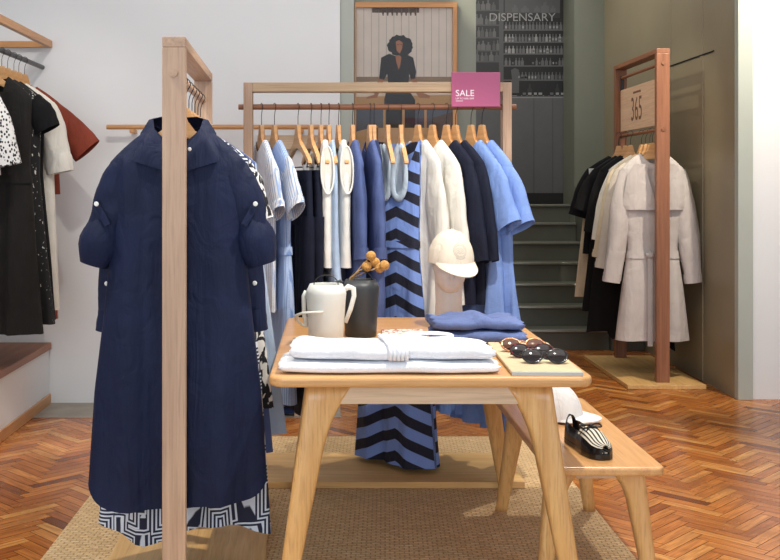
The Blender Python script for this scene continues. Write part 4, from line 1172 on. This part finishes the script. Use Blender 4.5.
# shoe on the bench
def shoe(label, loc, rz):
    t = thing('slip_on_shoe', label, 'shoe', loc, rz)
    L = 0.262
    def hw(u):  # half width along the length, u 0 toe .. 1 heel
        pts = [(0, 0.012), (0.04, 0.026), (0.12, 0.038), (0.3, 0.043), (0.55, 0.034), (0.8, 0.031), (0.94, 0.026), (1, 0.012)]
        for (a, x), (b, y) in zip(pts, pts[1:]):
            if u <= b: return x + (y - x) * (u - a) / (b - a)
        return pts[-1][1]
    N = 26
    sole = MB(); out = []
    us = [i / N for i in range(N + 1)]
    ring = [(hw(u) + 0.003, -L / 2 + L * u) for u in us] + [(-hw(u) - 0.003, -L / 2 + L * u) for u in reversed(us)]
    sole.poly(ring, 0.02, 'Z', 0.0)
    sole.obj('sole', M['shoeblk'], t, bevel=0.003)
    MB().poly([(x * .93, y * .97) for x, y in ring], 0.003, 'Z', 0.021).obj('insole', M['shoestripe'], t)
    up = MB(); S = 16; rows = []; uvs = []
    for u in us:
        top = 0.03 + 0.03 * smooth(min(1, u / 0.35)) + (0.012 * smooth(max(0, (u - 0.6) / 0.4)))
        row, uv = [], []
        for j in range(S + 1):
            a = PI * j / S
            row.append((hw(u) * 1.02 * math.copysign(abs(math.cos(a)) ** .8, math.cos(a)), -L / 2 + L * u, 0.018 + top * math.sin(a) ** .8))
            uv.append((0.06 * a + 0.0 * u, u * L))
        rows.append(row); uvs.append(uv)
    n = S + 1
    vs = [p for r in rows for p in r]; fs = []; fb = []
    for i in range(N):
        for j in range(S):
            u = (i + .5) / N
            if u > 0.5 and 4 <= j < S - 4 and u < 0.97: continue
            f = (i * n + j, i * n + j + 1, (i + 1) * n + j + 1, (i + 1) * n + j)
            (fb if (u > 0.5 or j < 3 or j >= S - 3) else fs).append(f)
    fuv = [x for r in uvs for x in r]
    up.add(vs, fs, fuv)
    up.obj('vamp', M['shoestripe'], t, smooth=True, solid=0.003)
    MB().add(vs, fb, fuv).obj('quarter', M['shoeblk'], t, smooth=True, solid=0.0035)
    bw = MB()
    zb, yb = 0.086, -L / 2 + L * 0.40
    for s in (-1, 1):
        bw.tube([(0, yb, zb)] + [(s * (0.004 + 0.034 * math.sin(R(a) / 2)), yb + s * 0.004 + 0.014 * math.sin(R(a)), zb + 0.003 * math.sin(R(a))) for a in range(30, 340, 30)] + [(0, yb, zb)], 0.0026, 7)
        bw.tube([(0, yb, zb), (s * 0.016, yb - 0.014, zb - 0.006), (s * 0.03, yb - 0.022, zb - 0.022)], 0.0024, 7)
    bw.tube([(-0.035, yb + 0.006, 0.055), (-0.018, yb + 0.002, 0.078), (0, yb, zb - 0.002), (0.018, yb + 0.002, 0.078), (0.035, yb + 0.006, 0.055)], 0.003, 7)
    bw.lathe([(0.001, -0.006), (0.006, -0.003), (0.006, 0.003), (0.001, 0.006)], 12, (0, yb, zb))
    bw.obj('bow', M['shoeblk'], t, smooth=True)
    return t
shoe('black patent slip-on shoe with striped vamp and bow on the bench', (0.842, 3.44, BZ + 0.001), R(12))
t = thing('flat_shoe', 'blue flat shoe under the low wooden ledge', 'shoe', (-0.22, 5.93, 0.004), R(80))
MB().lathe([(0.03, 0), (0.034, 0.006), (0.033, 0.014)], 24, (0, 0, 0), 1.0, 2.6).obj('sole', M['shoeblk'], t, smooth=True)
MB().lathe([(0.033, 0.014), (0.034, 0.024), (0.028, 0.036), (0.016, 0.043), (0.002, 0.045)], 24, (0, 0, 0), 1.0, 2.6).obj('upper', M['blueshoe'], t, smooth=True)

# ------------------------------------------------------------------ poster
def flatm(name, c, rough=0.6): return plain(name, c, rough, 0.03, 10)
PB = 6.325
def pp(x, y): return ((x - 330) * PB / 1050, 1.3 + (185 - y) * PB / 1050)
po = thing('framed_poster', 'wood framed poster of a woman with curly dark hair at a desk', 'poster', (0.0, PB, 0))
x0, z1 = pp(354.5, 3); x1, z0 = pp(456.5, 232)
fw = 0.032
for nm, b in (('side', (x0, x0 + fw * .3, z0 + fw, z1 - fw)), ('side', (x1 - fw * .8, x1, z0 + fw, z1 - fw)), ('top', (x0, x1, z1 - fw, z1)), ('bottom', (x0, x1, z0, z0 + fw))):
    MB().box(b[0], b[1], -0.035, 0.0, b[2], b[3]).obj('frame_rail', OAK['Z'] if nm == 'side' else OAK['X'], po, bevel=0.002)
ba = MB()
ba.box(x0 + .005, x1 - .005, -0.012, -0.002, z0 + .005, z1 - .005)
bak = ba.obj('backing', flatm('print_backdrop', rgb(228, 214, 200)), po)
pr = MB()
def fig(pts, k, mi):
    pr.poly([pp(*p) for p in pts], 0.0006, 'Y', -0.0128 - 0.0007 * k, mi)
for i in range(13):                                             # panelled wall in the print
    fig([(356 + i * 7.5, 8), (356.5 + i * 7.5, 8), (356.5 + i * 7.5, 78), (356 + i * 7.5, 78)], 0, 1)
fig([(372, 8), (419, 8), (419, 13), (372, 13)], 0, 2)
for i in range(8):
    fig([(382 + i * 4.6, 13), (384 + i * 4.6, 13), (383.6 + i * 4.6, 16), (382.4 + i * 4.6, 16)], 0, 2)
fig([(355.5, 77), (453, 77), (453, 82), (355.5, 82)], 0, 3)
fig([(355.5, 82), (453, 82), (453, 97), (355.5, 97)], 0, 4)
fig([(355.5, 97), (453, 95), (453, 110), (355.5, 108)], 1, 5)
fig([(355.5, 108), (453, 110), (453, 228), (355.5, 228)], 1, 6)
fig([(355.5, 132), (378, 126), (378, 228), (355.5, 228)], 2, 5)
fig([(374, 128), (430, 128), (430, 228), (374, 228)], 2, 9)
fig([(432, 118), (453, 112), (453, 175), (440, 170)], 2, 2)
for a in (383, 402, 424):
    fig([(a, 106), (a + 2.5, 106), (a + 2.5, 128), (a, 128)], 3, 5)
fig([(388, 66), (403, 66), (404, 84), (415, 100), (415, 128), (384, 128), (384, 100), (388, 84)], 2, 7)   # skirt and waist
fig([(381, 58), (389, 54), (397, 57), (405, 54), (413, 58), (416, 72), (415, 79), (411, 80), (409, 74), (408, 90), (414, 104), (384, 104), (389, 90), (387, 74), (384, 80), (379, 79)], 3, 7)  # blouse
fig([(378.5, 78), (384, 79), (380, 90), (377, 98), (366, 99), (367, 97), (374, 95)], 3, 8)                 # arms
fig([(411, 79), (416, 78), (420, 92), (430, 96), (429, 98.5), (419, 98), (415, 92)], 3, 8)
fig([(395, 53), (402, 53), (400, 66), (398.5, 70), (396, 62)], 4, 8)                                       # neck
hairp = []
rh = random.Random(3)
for i in range(34):
    a = 2 * PI * i / 34
    q = 1 + rh.uniform(-0.09, 0.09)
    hairp.append((400 + 12.5 * q * math.cos(a), 46 - 10.5 * q * math.sin(a)))
fig(hairp, 5, 7)
fig([(395.5, 42), (399, 40.5), (402.5, 43), (402, 49), (399.5, 54), (396.5, 51)], 6, 8)
fig([(396.8, 44.6), (398.6, 44.6), (398.6, 45.3), (396.8, 45.3)], 7, 7)
fig([(400, 44.6), (401.6, 44.6), (401.6, 45.3), (400, 45.3)], 7, 7)
fig([(398.2, 50), (400.6, 50), (400, 50.9), (398.7, 50.9)], 7, 3)
pr.obj('printed_figure', [M['ink'], flatm('print_groove', rgb(176, 164, 152)), flatm('print_brown', rgb(92, 64, 44)), flatm('print_dado', rgb(150, 124, 96)), flatm('print_cream', rgb(226, 208, 184)),
       flatm('print_desk', rgb(196, 152, 98)), flatm('print_denim', rgb(84, 92, 104)), flatm('print_black', rgb(34, 30, 30)), flatm('print_skin', rgb(170, 112, 78)), flatm('print_tan', rgb(208, 166, 120))], bak)
MB().box(x0 + .01, x1 - .02, -0.030, -0.028, z0 + .02, z1 - .02).obj('glass_pane', M['glass'], po)

# mural at the head of the stairs
MD = 9.9
def mp_(x, y): return ((x - 330) * MD / 1050, 1.3 + (185 - y) * MD / 1050)
mu = thing('photo_mural', 'black and white photo mural of a dispensary with shelves of bottles', 'mural', (0, MD, 0))
a0, b1 = mp_(455, -16); a1, b0 = mp_(570, 203)
mup = MB().box(a0, a1, 0.0, 0.02, b0, b1).obj('panel', flatm('mural_dark', rgb(48, 49, 52), 0.45), mu)
g = MB()
def mfig(pts, k, mi): g.poly([mp_(*p) for p in pts], 0.0008, 'Y', -0.0006 - 0.001 * k, mi)
def mrect(xa, xb, ya, yb, k, mi): mfig([(xa, ya), (xb, ya), (xb, yb), (xa, yb)], k, mi)
mrect(456, 570, 97, 193, 0, 3)           # counter front
mrect(456, 570, 193, 203, 0, 0)
mrect(512, 570, 95.5, 98, 1, 5)
mrect(533, 534.5, 98, 193, 1, 2); mrect(552, 553.2, 98, 193, 1, 2)
mrect(456, 500, -15, 95, 0, 1); mrect(503, 570, 18, 96, 0, 0); mrect(505, 560, -15, 13, 0, 2)
mrect(560, 570, -15, 20, 1, 0); mrect(499, 503.5, -15, 95, 1, 2)
def bottle(x, yb, hgt, w, k, mi):
    mfig([(x - w, yb), (x + w, yb), (x + w, yb - hgt * .58), (x + w * .35, yb - hgt * .72), (x + w * .35, yb - hgt), (x - w * .35, yb - hgt), (x - w * .35, yb - hgt * .72), (x - w, yb - hgt * .58)], k, mi)
rm = random.Random(5)
for y in (9.8, 24.5, 37, 50, 61):
    mrect(456, 499, y, y + 1.4, 2, 2)
    x = 459
    while x < 498:
        w = rm.uniform(1.4, 2.4)
        bottle(x, y, rm.uniform(7.5, 10.5), w, 2, rm.choice((3, 4, 4, 2)))
        x += 2 * w + 0.8
for y, mi in ((29.5, (3, 4, 4)), (41.6, (3, 4, 5)), (53.4, (4, 5, 4)), (65.4, (0, 4, 3)), (79.6, (2, 3, 4)), (96, (0, 0, 1))):
    mrect(503.5, 570, y, y + 1.2, 2, 3)
    x = 506 if y < 70 else 519
    big = y > 90
    while x < 568:
        w = rm.uniform(1.0, 1.5) if not big else rm.uniform(2.0, 2.6)
        bottle(x, y, 7.5 if not big else 12, w, 2, rm.choice(mi))
        if rm.random() < 0.7: mrect(x - w * .7, x + w * .7, y - 3.4, y - 1.2, 3, 5 if rm.random() < .4 else 4)
        x += 2 * w + 0.9
for x, y, h_, w in ((515, 12, 7, 3), (525, 12, 6, 4), (537, 12, 6, 3), (545, 13, 11, 4), (553, 12, 6, 2.5)):
    bottle(x, y, h_, w, 2, 3)
mfig([(506, 93), (512, 80), (511, 70), (515, 68), (519, 70), (518, 78), (526, 76), (527, 78), (519, 81), (519, 93)], 3, 2)
g.obj('printed_shelves', [flatm('mural_black', rgb(26, 26, 29), .45), flatm('mural_shadow', rgb(48, 49, 52), .45), flatm('mural_shelf', rgb(84, 85, 88), .45), flatm('mural_grey', rgb(96, 97, 100), .45), flatm('mural_glass', rgb(102, 103, 106), .45), flatm('mural_light', rgb(150, 151, 153), .45)], mup)
lx, lz = mp_(522.5, 17.2)
text('lettering', 'DISPENSARY', flatm('mural_lettering', rgb(160, 160, 162), .45), mup, (lx, -0.006, lz), (R(90), 0, 0), 0.075, 0.62, 0.002)

# ------------------------------------------------------------------ camera
cam = bpy.data.cameras.new('camera')
co = bpy.data.objects.new('camera', cam); COL.objects.link(co)
co.location = (0, 0, 1.3); co.rotation_euler = (R(90), 0, 0)
cam.sensor_fit = 'HORIZONTAL'; cam.sensor_width = 36.0
cam.lens = 1050 * 36.0 / 780
cam.shift_x = 60 / 780; cam.shift_y = -95 / 780
cam.clip_start = 0.05
scene.camera = co

# ------------------------------------------------------------------ light
def area(name, loc, rot, sx, sy, power, col):
    l = bpy.data.lights.new(name, 'AREA'); l.shape = 'RECTANGLE'; l.size = sx; l.size_y = sy; l.energy = power; l.color = col
    o = bpy.data.objects.new(name, l); COL.objects.link(o); o.location = loc; o.rotation_euler = rot; return o
def spot(name, loc, target, power, col, ang=60, blend=0.5, rad=0.03):
    l = bpy.data.lights.new(name, 'SPOT'); l.energy = power; l.color = col; l.spot_size = R(ang); l.spot_blend = blend; l.shadow_soft_size = rad
    o = bpy.data.objects.new(name, l); COL.objects.link(o); o.location = loc
    o.rotation_euler = (Vector(target) - Vector(loc)).to_track_quat('-Z', 'Y').to_euler(); return o
area('shop_window_daylight', (-1.5, -1.6, 1.6), (R(90), 0, R(-8)), 2.6, 2.6, 80, (0.88, 0.94, 1.0))
area('shop_door_daylight', (2.9, -1.6, 1.6), (R(90), 0, R(8)), 1.5, 2.6, 52, (0.88, 0.94, 1.0))
area('ceiling_fill', (0.2, 4.0, 3.36), (0, 0, 0), 3.6, 3.0, 50, (1.0, 0.97, 0.94))  # unseen overhead panel, added as ambient fill for the shop
area('stair_fill', (1.3, 8.3, 3.36), (0, 0, 0), 1.6, 2.2, 34, (1.0, 0.95, 0.87))  # no known fixture; added to brighten the stairs, mural and olive wall
spot('track_spot_table', (0.75, 3.0, 3.3), (0.35, 3.85, 0.5), 280, (1.0, 0.94, 0.84), 64, 0.35)
spot('track_spot_front_rack', (-1.35, 2.9, 3.3), (-0.95, 3.9, 0.0), 170, (1.0, 0.94, 0.84), 58, 0.5)
spot('track_spot_back', (1.7, 5.75, 3.3), (0.6, 4.75, 0.0), 170, (1.0, 0.93, 0.82), 62, 0.5)
spot('track_spot_sign', (0.3, 5.7, 3.0), (2.25, 7.3, 1.6), 60, (1.0, 0.9, 0.74), 34, 0.5)
spot('track_spot_tall_rack', (2.6, 5.6, 3.3), (2.05, 7.1, 0.6), 270, (1.0, 0.9, 0.74), 50, 0.5)
spot('track_spot_side', (-0.8, 4.0, 3.3), (-1.7, 5.6, 1.4), 70, (1.0, 0.95, 0.86), 55, 0.7)
w = bpy.data.worlds.new('world'); scene.world = w
w.use_nodes = True
bg = next(n for n in w.node_tree.nodes if n.type == 'BACKGROUND')
bg.inputs[0].default_value = (0.82, 0.9, 1.0, 1); bg.inputs[1].default_value = 0.6
vs_ = scene.view_settings
vs_.view_transform = 'Standard'; vs_.look = 'None'; vs_.gamma = 1.0; vs_.exposure = 0.0; vs_.use_curve_mapping = False
